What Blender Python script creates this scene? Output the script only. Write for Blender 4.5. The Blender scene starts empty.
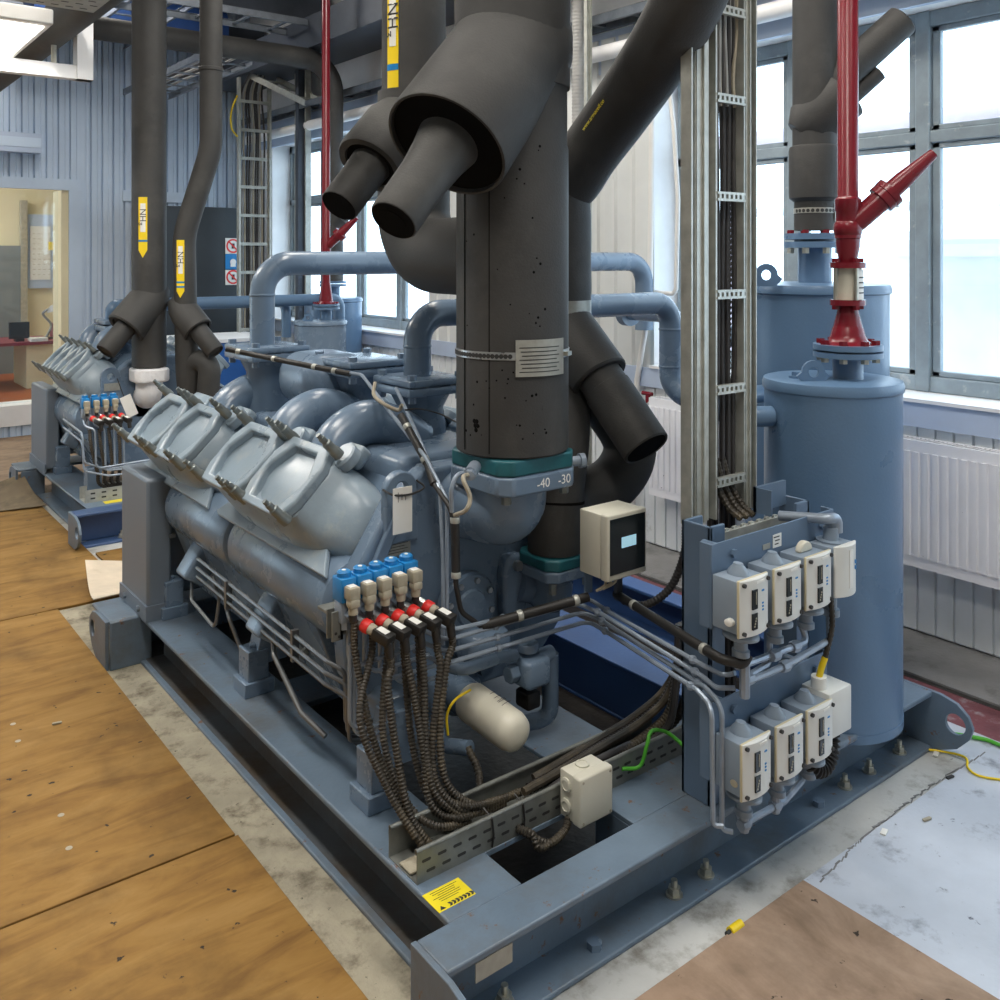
import bpy, bmesh, math, random
from mathutils import Vector, Matrix
V = Vector
random.seed(11)
SC = bpy.context.scene
COL = SC.collection
# ------------------------------------------------------------------ camera
F, H, HY = 923.0, 1.6, 256.0
YAW = math.radians(37.96)
SN, CS = math.sin(YAW), math.cos(YAW)
cd = bpy.data.cameras.new('camera')
cam = bpy.data.objects.new('camera', cd); COL.objects.link(cam)
cam.location = (0, 0, H); cam.rotation_euler = (math.pi/2, 0, -YAW)
cd.sensor_width = 36; cd.lens = F/1000*36; cd.shift_y = -(500-HY)/1000
cd.clip_start = .05; cd.clip_end = 200
SC.camera = cam

def W(px, py, X=None, Y=None, Z=None, D=None):
    """photo measurement -> metres, given one known coordinate"""
    k = (px-500)/F; a = SN+CS*k; b = CS-SN*k
    if Z is not None: d = F*(H-Z)/(py-HY)
    elif X is not None: d = X/a
    elif Y is not None: d = Y/b
    else: d = D
    return V((a*d, b*d, H-(py-HY)*d/F))

# ------------------------------------------------------------------ mesh builder
ORG = {}
def frame(axis):
    w = V(axis).normalized()
    t = V((0, 0, 1)) if abs(w.z) < .9 else V((1, 0, 0))
    u = t.cross(w).normalized(); v = w.cross(u)
    return u, v, w

def fil(pts, r=.05, n=6):
    """round the corners of a polyline"""
    pts = [V(p) for p in pts]; out = [pts[0]]
    for i in range(1, len(pts)-1):
        a, b, c = pts[i-1], pts[i], pts[i+1]
        d1 = (a-b); d2 = (c-b); l1, l2 = d1.length, d2.length
        d1.normalize(); d2.normalize()
        ang = d1.angle(d2, math.pi)
        if ang > 3.1: out.append(b); continue
        t = min(r/math.tan(ang/2), l1*.49, l2*.49)
        p1, p2 = b+d1*t, b+d2*t
        rr = t*math.tan(ang/2)
        bis = (d1+d2).normalized(); cen = b+bis*(rr/math.sin(ang/2))
        v1, v2 = p1-cen, p2-cen
        tot = v1.angle(v2, 0); ax = v1.cross(v2)
        for j in range(n+1):
            out.append(cen+Matrix.Rotation(tot*j/n, 3, ax) @ v1 if ax.length > 1e-9 else p1)
    out.append(pts[-1])
    return out

def smooth_path(pts, n=10):
    """Catmull-Rom through points"""
    P = [V(p) for p in pts]; P = [P[0]*2-P[1]]+P+[P[-1]*2-P[-2]]
    out = []
    for i in range(1, len(P)-2):
        for j in range(n):
            t = j/n; a, b, c, d = P[i-1], P[i], P[i+1], P[i+2]
            out.append(.5*((2*b)+(c-a)*t+(2*a-5*b+4*c-d)*t*t+(3*b-a-3*c+d)*t**3))
    out.append(P[-2]); return out

class MB:
    def __init__(s): s.bm = bmesh.new()
    def add(s, vs, fs):
        b = [s.bm.verts.new(v) for v in vs]
        for f in fs:
            try: s.bm.faces.new([b[i] for i in f])
            except ValueError: pass
        return s
    def bx(s, x0, x1, y0, y1, z0, z1):
        vs = [(x, y, z) for x in (x0, x1) for y in (y0, y1) for z in (z0, z1)]
        return s.add(vs, [(0,1,3,2),(4,6,7,5),(0,4,5,1),(2,3,7,6),(0,2,6,4),(1,5,7,3)])
    def box(s, c, size, u=(1,0,0), v=(0,1,0), w=None):
        u, v = V(u).normalized(), V(v).normalized(); w = V(w).normalized() if w else u.cross(v)
        c = V(c); a, b, d = [x/2 for x in size]
        vs = [c+u*(i*a)+v*(j*b)+w*(k*d) for i in (-1,1) for j in (-1,1) for k in (-1,1)]
        return s.add(vs, [(0,1,3,2),(4,6,7,5),(0,4,5,1),(2,3,7,6),(0,2,6,4),(1,5,7,3)])
    def bar(s, p, q, w, h, up=(0,0,1)):
        p, q = V(p), V(q); d = q-p
        u = d.normalized(); n = V(up); v = n.cross(u).normalized(); n = u.cross(v)
        return s.box((p+q)/2, (d.length, w, h), u, v, n)
    def lathe(s, prof, org=(0,0,0), axis=(0,0,1), n=28, caps=True):
        u, v, w = frame(axis); o = V(org); rings = []
        for r, h in prof:
            rings.append([s.bm.verts.new(o+w*h+u*(r*math.cos(2*math.pi*i/n))+v*(r*math.sin(2*math.pi*i/n))) for i in range(n)])
        for a, b in zip(rings, rings[1:]):
            for i in range(n): s.bm.faces.new((a[i], a[(i+1)%n], b[(i+1)%n], b[i]))
        if caps:
            s.bm.faces.new(rings[0][::-1]); s.bm.faces.new(rings[-1])
        return s
    def cyl(s, p, q, r, r2=None, n=20, caps=True):
        p, q = V(p), V(q)
        return s.lathe([(r, 0), (r if r2 is None else r2, (q-p).length)], p, q-p, n, caps)
    def tube(s, pts, r, n=12, caps=True):
        pts = [V(p) for p in pts]; q = [pts[0]]
        for p in pts[1:]:
            if (p-q[-1]).length > 1e-5: q.append(p)
        pts = q; N = len(pts)
        rs = r if isinstance(r, list) else [r]*N
        t0 = (pts[1]-pts[0]).normalized(); u, v, _ = frame(t0); rings = []
        for i, p in enumerate(pts):
            t = (pts[min(i+1, N-1)]-pts[max(i-1, 0)]).normalized()
            ax = t0.cross(t)
            if ax.length > 1e-7:
                M = Matrix.Rotation(t0.angle(t), 3, ax); u = M @ u; v = M @ v
            t0 = t
            rings.append([s.bm.verts.new(p+u*(rs[i]*math.cos(2*math.pi*k/n))+v*(rs[i]*math.sin(2*math.pi*k/n))) for k in range(n)])
        for a, b in zip(rings, rings[1:]):
            for i in range(n): s.bm.faces.new((a[i], a[(i+1)%n], b[(i+1)%n], b[i]))
        if caps: s.bm.faces.new(rings[0][::-1]); s.bm.faces.new(rings[-1])
        return s
    def hose(s, pts, r, pitch=.0075, n=10, amp=.16):
        pts = smooth_path(pts, 14); L = [0]
        for a, b in zip(pts, pts[1:]): L.append(L[-1]+(b-a).length)
        N = max(8, int(L[-1]/pitch*4)); out = []; rs = []; j = 0
        for i in range(N+1):
            t = L[-1]*i/N
            while j < len(L)-2 and L[j+1] < t: j += 1
            f = (t-L[j])/max(L[j+1]-L[j], 1e-9)
            out.append(pts[j].lerp(pts[j+1], min(f, 1)))
            rs.append(r*(1, 1, 1-amp, 1-amp)[i % 4])
        return s.tube(out, rs, n)
    def prism(s, poly, org, u, v, depth):
        """polygon in (u,v) extruded along u x v"""
        u, v = V(u), V(v); w = u.cross(v).normalized(); o = V(org); n = len(poly)
        a = [o+u*p[0]+v*p[1] for p in poly]; b = [x+w*depth for x in a]
        return s.add(a+b, [tuple(range(n))[::-1], tuple(range(n, 2*n))]+[(i, (i+1)%n, n+(i+1)%n, n+i) for i in range(n)])
    def ringprism(s, outer, inner, org, u, v, depth):
        u, v = V(u), V(v); w = u.cross(v).normalized(); o = V(org); n = len(outer)
        A = [o+u*p[0]+v*p[1] for p in outer]; B = [o+u*p[0]+v*p[1] for p in inner]
        vs = A+B+[x+w*depth for x in A]+[x+w*depth for x in B]; fs = []
        for i in range(n):
            j = (i+1) % n
            fs += [(i, n+i, n+j, j), (2*n+i, 2*n+j, 3*n+j, 3*n+i), (i, j, 2*n+j, 2*n+i), (n+i, 3*n+i, 3*n+j, n+j)]
        return s.add(vs, fs)
    def bolt(s, p, axis=(0,0,1), r=.012, h=.01, stud=0):
        s.lathe([(r, 0), (r, h)], p, axis, 6)
        if stud: s.lathe([(r*.5, h), (r*.5, h+stud)], p, axis, 8)
        return s
    def ball(s, c, r, n=16, sc=(1,1,1)):
        m = Matrix.Translation(V(c)) @ Matrix.Diagonal((r*sc[0], r*sc[1], r*sc[2], 1))
        bmesh.ops.create_uvsphere(s.bm, u_segments=n, v_segments=n//2, radius=1, matrix=m); return s
    def rbox(s, c, size, u, v, r, seg=4):
        """rounded box"""
        t = bmesh.new(); bmesh.ops.create_cube(t, size=1)
        for q in t.verts: q.co = V((q.co.x*size[0], q.co.y*size[1], q.co.z*size[2]))
        bmesh.ops.bevel(t, geom=list(t.edges), offset=r, segments=seg, profile=.5, affect='EDGES')
        u, v = V(u).normalized(), V(v).normalized(); w = u.cross(v); c = V(c)
        mp = {q.index: s.bm.verts.new(c+u*q.co.x+v*q.co.y+w*q.co.z) for q in t.verts}
        for f in t.faces: s.bm.faces.new([mp[q.index] for q in f.verts])
        t.free(); return s
    def obj(s, name, m, parent=None, bevel=0, smooth=38, seg=2):
        bm = s.bm
        bmesh.ops.recalc_face_normals(bm, faces=bm.faces)
        if parent is not None: o0 = ORG[parent.name]
        else:
            xs = [v.co for v in bm.verts]
            lo = [min(c[i] for c in xs) for i in range(3)]; hi = [max(c[i] for c in xs) for i in range(3)]
            o0 = V(((lo[0]+hi[0])/2, (lo[1]+hi[1])/2, lo[2]))
        for v in bm.verts: v.co -= o0
        me = bpy.data.meshes.new(name); bm.to_mesh(me); bm.free()
        for p in me.polygons: p.use_smooth = True
        me.set_sharp_from_angle(angle=math.radians(smooth))
        me.materials.append(M[m] if isinstance(m, str) else m)
        o = bpy.data.objects.new(name, me); COL.objects.link(o)
        if parent is not None: o.parent = parent
        else: o.location = o0
        ORG[o.name] = o0
        if bevel:
            b = o.modifiers.new('bevel', 'BEVEL'); b.width = bevel; b.segments = seg; b.limit_method = 'ANGLE'; b.angle_limit = math.radians(40)
            b.harden_normals = False
        return o

def tag(o, label, cat, group=None):
    o['label'] = label; o['category'] = cat
    if group: o['group'] = group
    return o
def thing(name, loc, label, cat, group=None):
    o = bpy.data.objects.new(name, None); COL.objects.link(o); o.empty_display_size = .05
    o.location = loc; ORG[o.name] = V(loc)
    return tag(o, label, cat, group)
def struct(o): o['kind'] = 'structure'; return o
def stuff(o): o['kind'] = 'stuff'; return o
def dup(root, loc, label, rotz=None):
    r = root.copy(); COL.objects.link(r); r.location = loc; r['label'] = label
    if rotz is not None: r.rotation_euler = (0, 0, rotz)
    ORG[r.name] = V(loc)
    for ch in list(root.children):
        c = ch.copy(); COL.objects.link(c); c.parent = r
        for g in list(ch.children):
            d = g.copy(); COL.objects.link(d); d.parent = c
    return r
def text(body, name, m, parent, org, u, v, size, fn=None, off=.0006):
    """lettering as a thin mesh lying in the (u,v) plane"""
    cu = bpy.data.curves.new('t', 'FONT'); cu.body = body; cu.size = size; cu.extrude = .0003
    cu.align_x = 'CENTER'; cu.align_y = 'CENTER'
    t = bpy.data.objects.new('t', cu); COL.objects.link(t)
    dg = bpy.context.evaluated_depsgraph_get(); dg.update()
    me = bpy.data.meshes.new_from_object(t.evaluated_get(dg)); bpy.data.objects.remove(t)
    u, v = V(u).normalized(), V(v).normalized(); w = u.cross(v); o = V(org)
    for q in me.vertices:
        c = q.co
        q.co = fn(c) if fn else o+u*c.x+v*c.y+w*(c.z+off)
        q.co = q.co-ORG[parent.name]
    me.name = name; me.materials.clear(); me.materials.append(M[m])
    ob = bpy.data.objects.new(name, me); COL.objects.link(ob); ob.parent = parent; ORG[ob.name] = ORG[parent.name]
    return ob

def bolts(name, m, par, items):
    for p, ax, r, h, st in items: MB().bolt(p, ax, r, h, st).obj(name, m, par)

# ------------------------------------------------------------------ materials
M = {}
def mat(name, rgb, rough=.5, metal=0, var=.12, scale=6, bump=0, bscale=None, dirt=None, dscale=3, dlo=.55, dhi=.7, spec=.5, stretch=None, rvar=.1, dirt2=None):
    m = bpy.data.materials.new(name); m.use_nodes = True; M[name] = m
    nt = m.node_tree; N = nt.nodes; L = nt.links; b = N['Principled BSDF']
    b.inputs['Roughness'].default_value = rough; b.inputs['Metallic'].default_value = metal
    b.inputs['Specular IOR Level'].default_value = spec
    tc = N.new('ShaderNodeTexCoord'); mp = N.new('ShaderNodeMapping'); L.new(tc.outputs['Object'], mp.inputs['Vector'])
    if stretch: mp.inputs['Scale'].default_value = stretch
    nz = N.new('ShaderNodeTexNoise'); nz.inputs['Scale'].default_value = scale; nz.inputs['Detail'].default_value = 6; nz.inputs['Roughness'].default_value = .6
    L.new(mp.outputs['Vector'], nz.inputs['Vector'])
    cr = N.new('ShaderNodeValToRGB'); L.new(nz.outputs['Fac'], cr.inputs['Fac'])
    cr.color_ramp.elements[0].position = .3; cr.color_ramp.elements[1].position = .72
    cr.color_ramp.elements[0].color = (*[c*(1-var) for c in rgb], 1); cr.color_ramp.elements[1].color = (*[min(1, c*(1+var)) for c in rgb], 1)
    out = cr.outputs['Color']
    def over(out, rgb2, sc, lo, hi, det=8):
        n2 = N.new('ShaderNodeTexNoise'); n2.inputs['Scale'].default_value = sc; n2.inputs['Detail'].default_value = det; n2.inputs['Roughness'].default_value = .68
        L.new(mp.outputs['Vector'], n2.inputs['Vector'])
        c2 = N.new('ShaderNodeValToRGB'); L.new(n2.outputs['Fac'], c2.inputs['Fac'])
        c2.color_ramp.elements[0].position = lo; c2.color_ramp.elements[1].position = hi
        mx = N.new('ShaderNodeMix'); mx.data_type = 'RGBA'
        L.new(c2.outputs['Color'], mx.inputs['Factor']); L.new(out, mx.inputs[6]); mx.inputs[7].default_value = (*rgb2, 1)
        return mx.outputs[2]
    if dirt: out = over(out, dirt, dscale, dlo, dhi)
    if dirt2: out = over(out, dirt2[0], dirt2[1], dirt2[2], dirt2[3])
    L.new(out, b.inputs['Base Color'])
    if rvar:
        mr = N.new('ShaderNodeMapRange'); L.new(nz.outputs['Fac'], mr.inputs['Value'])
        mr.inputs['To Min'].default_value = max(.05, rough-rvar); mr.inputs['To Max'].default_value = min(1, rough+rvar)
        L.new(mr.outputs['Result'], b.inputs['Roughness'])
    if bump:
        n3 = N.new('ShaderNodeTexNoise'); n3.inputs['Scale'].default_value = bscale or scale*8; n3.inputs['Detail'].default_value = 4
        L.new(mp.outputs['Vector'], n3.inputs['Vector'])
        bp = N.new('ShaderNodeBump'); bp.inputs['Strength'].default_value = bump; bp.inputs['Distance'].default_value = .01
        L.new(n3.outputs['Fac'], bp.inputs['Height']); L.new(bp.outputs['Normal'], b.inputs['Normal'])
    return m
def glow(name, rgb, s):
    m = bpy.data.materials.new(name); m.use_nodes = True; M[name] = m
    b = m.node_tree.nodes['Principled BSDF']; b.inputs['Base Color'].default_value = (*rgb, 1)
    b.inputs['Emission Color'].default_value = (*rgb, 1); b.inputs['Emission Strength'].default_value = s

mat('machine_paint', (.150, .215, .300), .27, 0, .10, 5, .05, 90, dirt=(.115, .155, .205), dscale=4, dlo=.55, dhi=.95)
mat('head_paint', (.255, .325, .385), .30, 0, .10, 7, .05, 90, dirt=(.42, .44, .42), dscale=9, dlo=.55, dhi=.8)
mat('windowlit_paint', (.105, .185, .30), .30, 0, .06, 3, .06, 120)  # same machine paint, bluer: window light mixed into the colour
mat('skid_paint', (.135, .19, .255), .38, 0, .14, 5, .1, 60, dirt=(.11, .105, .095), dscale=3.2, dlo=.48, dhi=.80, dirt2=((.17, .085, .045), 24, .625, .675))
mat('bluelit_paint', (.04, .10, .26), .4, 0, .12, 5, .05, 60)  # base frame paint with the bluish light on inner rails put into the colour
mat('panel_blue', (.115, .175, .26), .36, 0, .07, 4)
mat('panel_grey', (.16, .20, .25), .42, 0, .07, 4)
mat('foam', (.046, .046, .045), .62, 0, .22, 5, .12, 160, dirt=(.082, .081, .075), dscale=3.5, dlo=.52, dhi=.8, dirt2=((.012, .012, .012), 26, .70, .73), spec=.4)
mat('foam_end', (.005, .005, .005), .95, 0, .2, 20, spec=.1)
mat('skid_dirty', (.075, .085, .095), .5, 0, .2, 5, .1, 60, dirt=(.055, .038, .022), dscale=3, dlo=.42, dhi=.66)
mat('teal', (.015, .115, .14), .4, 0, .2, 12)
mat('galv_dark', (.22, .25, .29), .45, .6, .2, 18)
mat('bronze_tube', (.15, .16, .17), .35, .5, .15, 20)
mat('plug_steel', (.20, .225, .22), .35, .5, .2, 20)
mat('pale_pipe', (.62, .50, .54), .6, 0, .1, 4)
mat('galv_dull', (.20, .21, .195), .42, .4, .25, 14, .05, 60)
mat('galv', (.46, .47, .43), .38, .4, .2, 18, .05, 70)
mat('steel', (.52, .53, .53), .3, .9, .15, 20)
mat('zinc_bolt', (.55, .54, .47), .33, .85, .2, 30)
mat('tube_steel', (.30, .36, .44), .35, .35, .12, 20)
mat('black_rubber', (.018, .017, .016), .5, 0, .25, 20)
mat('hose_black', (.040, .034, .025), .5, 0, .3, 14, dirt=(.13, .105, .065), dscale=8, dlo=.5, dhi=.75)
mat('cable_dark', (.035, .033, .033), .5, 0, .3, 10)
mat('cable_grey', (.30, .30, .29), .5, 0, .2, 10)
mat('cable_tan', (.38, .34, .26), .5, 0, .2, 10)
mat('coil_blue', (.012, .20, .50), .35, 0, .1, 10)
mat('connector_tan', (.38, .345, .26), .5, 0, .2, 30)
mat('red_ring', (.75, .035, .03), .35, 0, .08, 10)
mat('red_paint', (.165, .009, .018), .26, 0, .04, 4, rvar=.03)
mat('cream', (.64, .62, .52), .4, 0, .12, 6, dirt=(.42, .38, .25), dscale=5, dlo=.6, dhi=.8)
mat('beige_box', (.60, .59, .50), .45, 0, .06, 6)
mat('switch_white', (.68, .69, .66), .4, 0, .06, 6)
mat('switch_edge', (.60, .54, .36), .45, 0, .1, 10)
mat('switch_grey', (.24, .30, .37), .42, 0, .06, 6)
mat('wall_grey', (.36, .36, .35), .6, 0, .06, 3)
mat('dark_glass', (.012, .018, .022), .15, 0, .1, 5)
mat('label_white', (.78, .78, .74), .5, 0, .05, 8)
mat('plate_grey', (.36, .36, .32), .4, .3, .15, 30)
mat('ink', (.03, .03, .03), .6, 0, .05, 5)
mat('white_ink', (.85, .85, .83), .6, 0, .05, 5)
mat('yellow', (.85, .62, .01), .45, 0, .05, 8)
mat('yellow_sticker', (.80, .66, .02), .45, 0, .08, 14)
mat('green_wire', (.08, .42, .03), .45, 0, .1, 14)
mat('white_paint', (.85, .86, .87), .42, 0, .06, 5)
mat('white_warm', (.74, .73, .70), .45, 0, .06, 5)
mat('wall_clad', (.55, .66, .80), .45, 0, .05, 3)
mat('pier_clad', (.66, .68, .67), .5, 0, .06, 3)
mat('wall_low', (.72, .76, .78), .5, 0, .08, 3, dirt=(.35, .35, .33), dscale=5, dlo=.62, dhi=.8)
mat('radiator', (.84, .85, .88), .4, 0, .05, 4, dirt=(.12, .10, .09), dscale=26, dlo=.70, dhi=.72)
mat('sill_panel', (.46, .55, .70), .4, 0, .05, 4)
mat('frame_paint', (.26, .32, .36), .45, 0, .15, 9, dirt=(.5, .52, .52), dscale=14, dlo=.6, dhi=.75)
mat('dark_ceiling', (.035, .042, .055), .7, 0, .3, 4)
mat('dark_steel', (.07, .085, .11), .5, .3, .25, 5)
mat('duct_blue', (.02, .06, .20), .45, 0, .2, 4)
mat('cabinet_dark', (.030, .038, .045), .45, 0, .15, 3)
mat('green_dark', (.02, .12, .10), .45, 0, .1, 3)
mat('room_cream', (.74, .66, .44), .6, 0, .06, 3)
mat('door_grey', (.20, .22, .22), .5, 0, .08, 3)
mat('floor_red', (.32, .09, .035), .4, 0, .2, 4)
mat('desk_red', (.24, .05, .07), .4, 0, .1, 4)
mat('cardboard', (.62, .53, .41), .75, 0, .12, 8, dirt=(.45, .36, .25), dscale=5, dlo=.55, dhi=.8)
mat('outdoor_grey', (.8, .8, .8), .8, 0, .1, 2)
mat('concrete', (.47, .48, .47), .62, 0, .2, 2.2, .25, 60, dirt=(.15, .14, .11), dscale=6, dlo=.52, dhi=.72, dirt2=((.06, .06, .06), 22, .67, .72))
mat('concrete_strip', (.36, .33, .25), .8, 0, .25, 6, .6, 45, dirt=(.09, .075, .05), dscale=9, dlo=.5, dhi=.7, dirt2=((.05, .045, .03), 40, .63, .68))
mat('grey_floor', (.52, .57, .65), .5, 0, .12, 3, .1, 80, dirt=(.22, .24, .29), dscale=7, dlo=.57, dhi=.72, dirt2=((.07, .08, .12), 22, .64, .69))
mat('dirty_grey', (.20, .20, .20), .6, 0, .25, 4, .2, 60, dirt=(.06, .06, .06), dscale=5, dlo=.55, dhi=.75)
mat('red_floor', (.16, .05, .06), .55, 0, .35, 6, .2, 60, dirt=(.28, .25, .27), dscale=12, dlo=.55, dhi=.7)
mat('sump_dark', (.030, .028, .025), .45, 0, .5, 12, .5, 40)
mat('oil_shade_floor', (.022, .019, .016), .45, 0, .4, 6, .3, 40)  # oily floor darkened further, painting in the black shade under the compressor

def wood(name, dark, mid, light, sc=(2.2, 22, 2), knots=.0):
    m = bpy.data.materials.new(name); m.use_nodes = True; M[name] = m
    nt = m.node_tree; N = nt.nodes; L = nt.links; b = N['Principled BSDF']; b.inputs['Roughness'].default_value = .72; b.inputs['Specular IOR Level'].default_value = .3
    tc = N.new('ShaderNodeTexCoord'); mp = N.new('ShaderNodeMapping'); mp.inputs['Scale'].default_value = sc
    L.new(tc.outputs['Object'], mp.inputs['Vector'])
    n1 = N.new('ShaderNodeTexNoise'); n1.inputs['Scale'].default_value = 1.2; n1.inputs['Detail'].default_value = 9; n1.inputs['Roughness'].default_value = .62; n1.inputs['Distortion'].default_value = .9
    L.new(mp.outputs['Vector'], n1.inputs['Vector'])
    cr = N.new('ShaderNodeValToRGB'); L.new(n1.outputs['Fac'], cr.inputs['Fac'])
    e = cr.color_ramp.elements; e[0].position = .27; e[0].color = (*dark, 1); e[1].position = .75; e[1].color = (*light, 1)
    x = e.new(.5); x.color = (*mid, 1)
    n2 = N.new('ShaderNodeTexNoise'); n2.inputs['Scale'].default_value = 2.3; n2.inputs['Detail'].default_value = 7; n2.inputs['Roughness'].default_value = .65
    L.new(tc.outputs['Object'], n2.inputs['Vector'])
    c2 = N.new('ShaderNodeValToRGB'); L.new(n2.outputs['Fac'], c2.inputs['Fac']); c2.color_ramp.elements[0].position = .47; c2.color_ramp.elements[1].position = .74
    mx = N.new('ShaderNodeMix'); mx.data_type = 'RGBA'; mx.inputs[7].default_value = (*[c*.45 for c in dark], 1)
    mu = N.new('ShaderNodeMath'); mu.operation = 'MULTIPLY'; mu.inputs[1].default_value = .75; L.new(c2.outputs['Color'], mu.inputs[0])
    L.new(mu.outputs[0], mx.inputs['Factor']); L.new(cr.outputs['Color'], mx.inputs[6])
    n3 = N.new('ShaderNodeTexNoise'); n3.inputs['Scale'].default_value = 30; n3.inputs['Detail'].default_value = 6
    L.new(tc.outputs['Object'], n3.inputs['Vector'])
    c3 = N.new('ShaderNodeValToRGB'); L.new(n3.outputs['Fac'], c3.inputs['Fac']); c3.color_ramp.elements[0].position = .69; c3.color_ramp.elements[1].position = .72
    mx2 = N.new('ShaderNodeMix'); mx2.data_type = 'RGBA'; mx2.inputs[7].default_value = (.03, .022, .015, 1)
    L.new(c3.outputs['Color'], mx2.inputs['Factor']); L.new(mx.outputs[2], mx2.inputs[6])
    L.new(mx2.outputs[2], b.inputs['Base Color'])
    bp = N.new('ShaderNodeBump'); bp.inputs['Strength'].default_value = .15; L.new(n1.outputs['Fac'], bp.inputs['Height']); L.new(bp.outputs['Normal'], b.inputs['Normal'])
wood('plywood', (.165, .082, .020), (.275, .152, .038), (.345, .205, .064), (2.4, 11, 2))
wood('plywood_dull', (.22, .15, .10), (.34, .24, .17), (.46, .34, .25), (6, 3, 2))
wood('plywood_far', (.20, .14, .09), (.30, .21, .14), (.38, .28, .2), (3, 10, 2))
gl = bpy.data.materials.new('glass'); gl.use_nodes = True; M['glass'] = gl
_n = gl.node_tree.nodes; _l = gl.node_tree.links
_t = _n.new('ShaderNodeBsdfTransparent'); _t.inputs['Color'].default_value = (.93, .96, .97, 1)
_g = _n.new('ShaderNodeBsdfGlossy'); _g.inputs['Roughness'].default_value = .03
_x = _n.new('ShaderNodeMixShader'); _x.inputs[0].default_value = .05; _l.new(_t.outputs[0], _x.inputs[1]); _l.new(_g.outputs[0], _x.inputs[2])
_l.new(_x.outputs[0], _n['Material Output'].inputs['Surface'])
glow('lamp_glow', (1, .96, .88), 6)
glow('screen_blue', (.42, .72, .88), .5)
# ================================================================== SETTING
XW = 3.8      # window wall, inner face
YB = 9.1      # rear cladding
ZC = 4.2
def slab(name, x0, x1, y0, y1, z0, z1, m):
    return struct(MB().bx(x0, x1, y0, y1, z0, z1).obj(name, m))
slab('floor', -4, 4.3, -1.5, 12.6, -.1, 0, 'concrete')
slab('trim_1', .9, 1.13, .6, 4.6, 0, .002, 'concrete_strip')
slab('trim_2', -.5, 3.16, -.6, 1.385, 0, .003, 'grey_floor')
slab('trim_3', 2.96, 3.16, 1.385, 5.2, 0, .003, 'grey_floor')
slab('trim_4', 3.16, 3.375, -.6, 9, 0, .003, 'red_floor')
slab('trim_5', 3.40, 3.80, -.6, 9, 0, .012, 'dirty_grey')
slab('trim_6', 3.375, 3.40, -.6, 9, 0, .004, 'sump_dark')
slab('trim_7', 1.15, 2.92, 1.6, 4.05, 0, .003, 'oil_shade_floor')
slab('ceiling', -4, 4.3, -1.5, 9.3, ZC, ZC+.1, 'dark_ceiling')
slab('trim_8', -4, 2.6, 6.56, 9.05, 0, .008, 'plywood_far')

def corr(mb, org, u, n, length, z0, z1, prof, pitch):
    """profiled sheet: prof = [(s, depth)] within one pitch"""
    pts = []; k = 0
    while k*pitch < length:
        for s, d in prof:
            if k*pitch+s <= length: pts.append((k*pitch+s, d))
        k += 1
    pts.append((length, prof[0][1]))
    o, u, n = V(org), V(u), V(n); vs = []
    for s, d in pts:
        p = o+u*s+n*d
        vs += [V((p.x, p.y, z0)), V((p.x, p.y, z1))]
    b = o-n*.01
    m = len(pts)
    vs2 = []
    for s, d in pts:
        p = o+u*s-n*.01; vs2 += [V((p.x, p.y, z0)), V((p.x, p.y, z1))]
    fs = []
    for i in range(m-1):
        fs.append((2*i, 2*i+2, 2*i+3, 2*i+1)); q = 2*m
        fs.append((q+2*i, q+2*i+1, q+2*i+3, q+2*i+2))
        fs.append((2*i+1, 2*i+3, q+2*i+3, q+2*i+1)); fs.append((2*i, q+2*i, q+2*i+2, 2*i+2))
    mb.add(vs+vs2, fs)
RIB = [(0, 0), (.040, 0), (.052, .028), (.088, .028), (.1, 0)]
RIB = [(0, .030), (.040, .030), (.046, .024), (.050, .030), (.078, .030), (.083, 0), (.093, 0)]
# rear wall: profiled cladding round a big interior window
mb = MB()
corr(mb, (-4, YB, 0), (1, 0, 0), (0, -1, 0), 6.06+.12, 2.28, ZC, RIB, .1)
corr(mb, (2.18, YB, 0), (1, 0, 0), (0, -1, 0), XW-2.18+.02, 0, ZC, RIB, .1)
corr(mb, (-4, YB, 0), (1, 0, 0), (0, -1, 0), 6.18, 0, .10, RIB, .1)
wb = struct(mb.obj('wall_rear', 'wall_clad', smooth=20))
slab('trim_9', -4, 2.18, YB-.045, YB+.02, 2.2, 2.30, 'wall_clad')
slab('trim_10', -4, 2.10, YB-.05, YB+.25, .10, .28, 'white_paint')
slab('trim_11', 2.08, 2.19, YB-.045, YB+.02, 0, 2.2, 'wall_clad')
slab('trim_12', 2.02, 2.08, YB-.02, YB+.30, .28, 2.2, 'room_cream')
slab('trim_13', 2.55, 3.3, YB-.05, YB-.02, 2.12, 2.22, 'wall_clad')
# room behind the interior window
struct(MB().bx(-3, 3.2, 12, 12.1, 0, 3).obj('wall_office', 'room_cream'))
struct(MB().bx(3.0, 3.1, 9.35, 12, 0, 3).obj('wall_officeside', 'room_cream'))
slab('trim_14', -3, 3.0, 9.3, 12, .20, .24, 'floor_red')
slab('trim_15', -3, 3.1, 9.12, 12.1, 2.9, 3.0, 'white_warm')
g = MB().bx(-4, 2.03, YB+.1, YB+.106, .28, 2.2).obj('window_1', 'glass'); struct(g)

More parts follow.
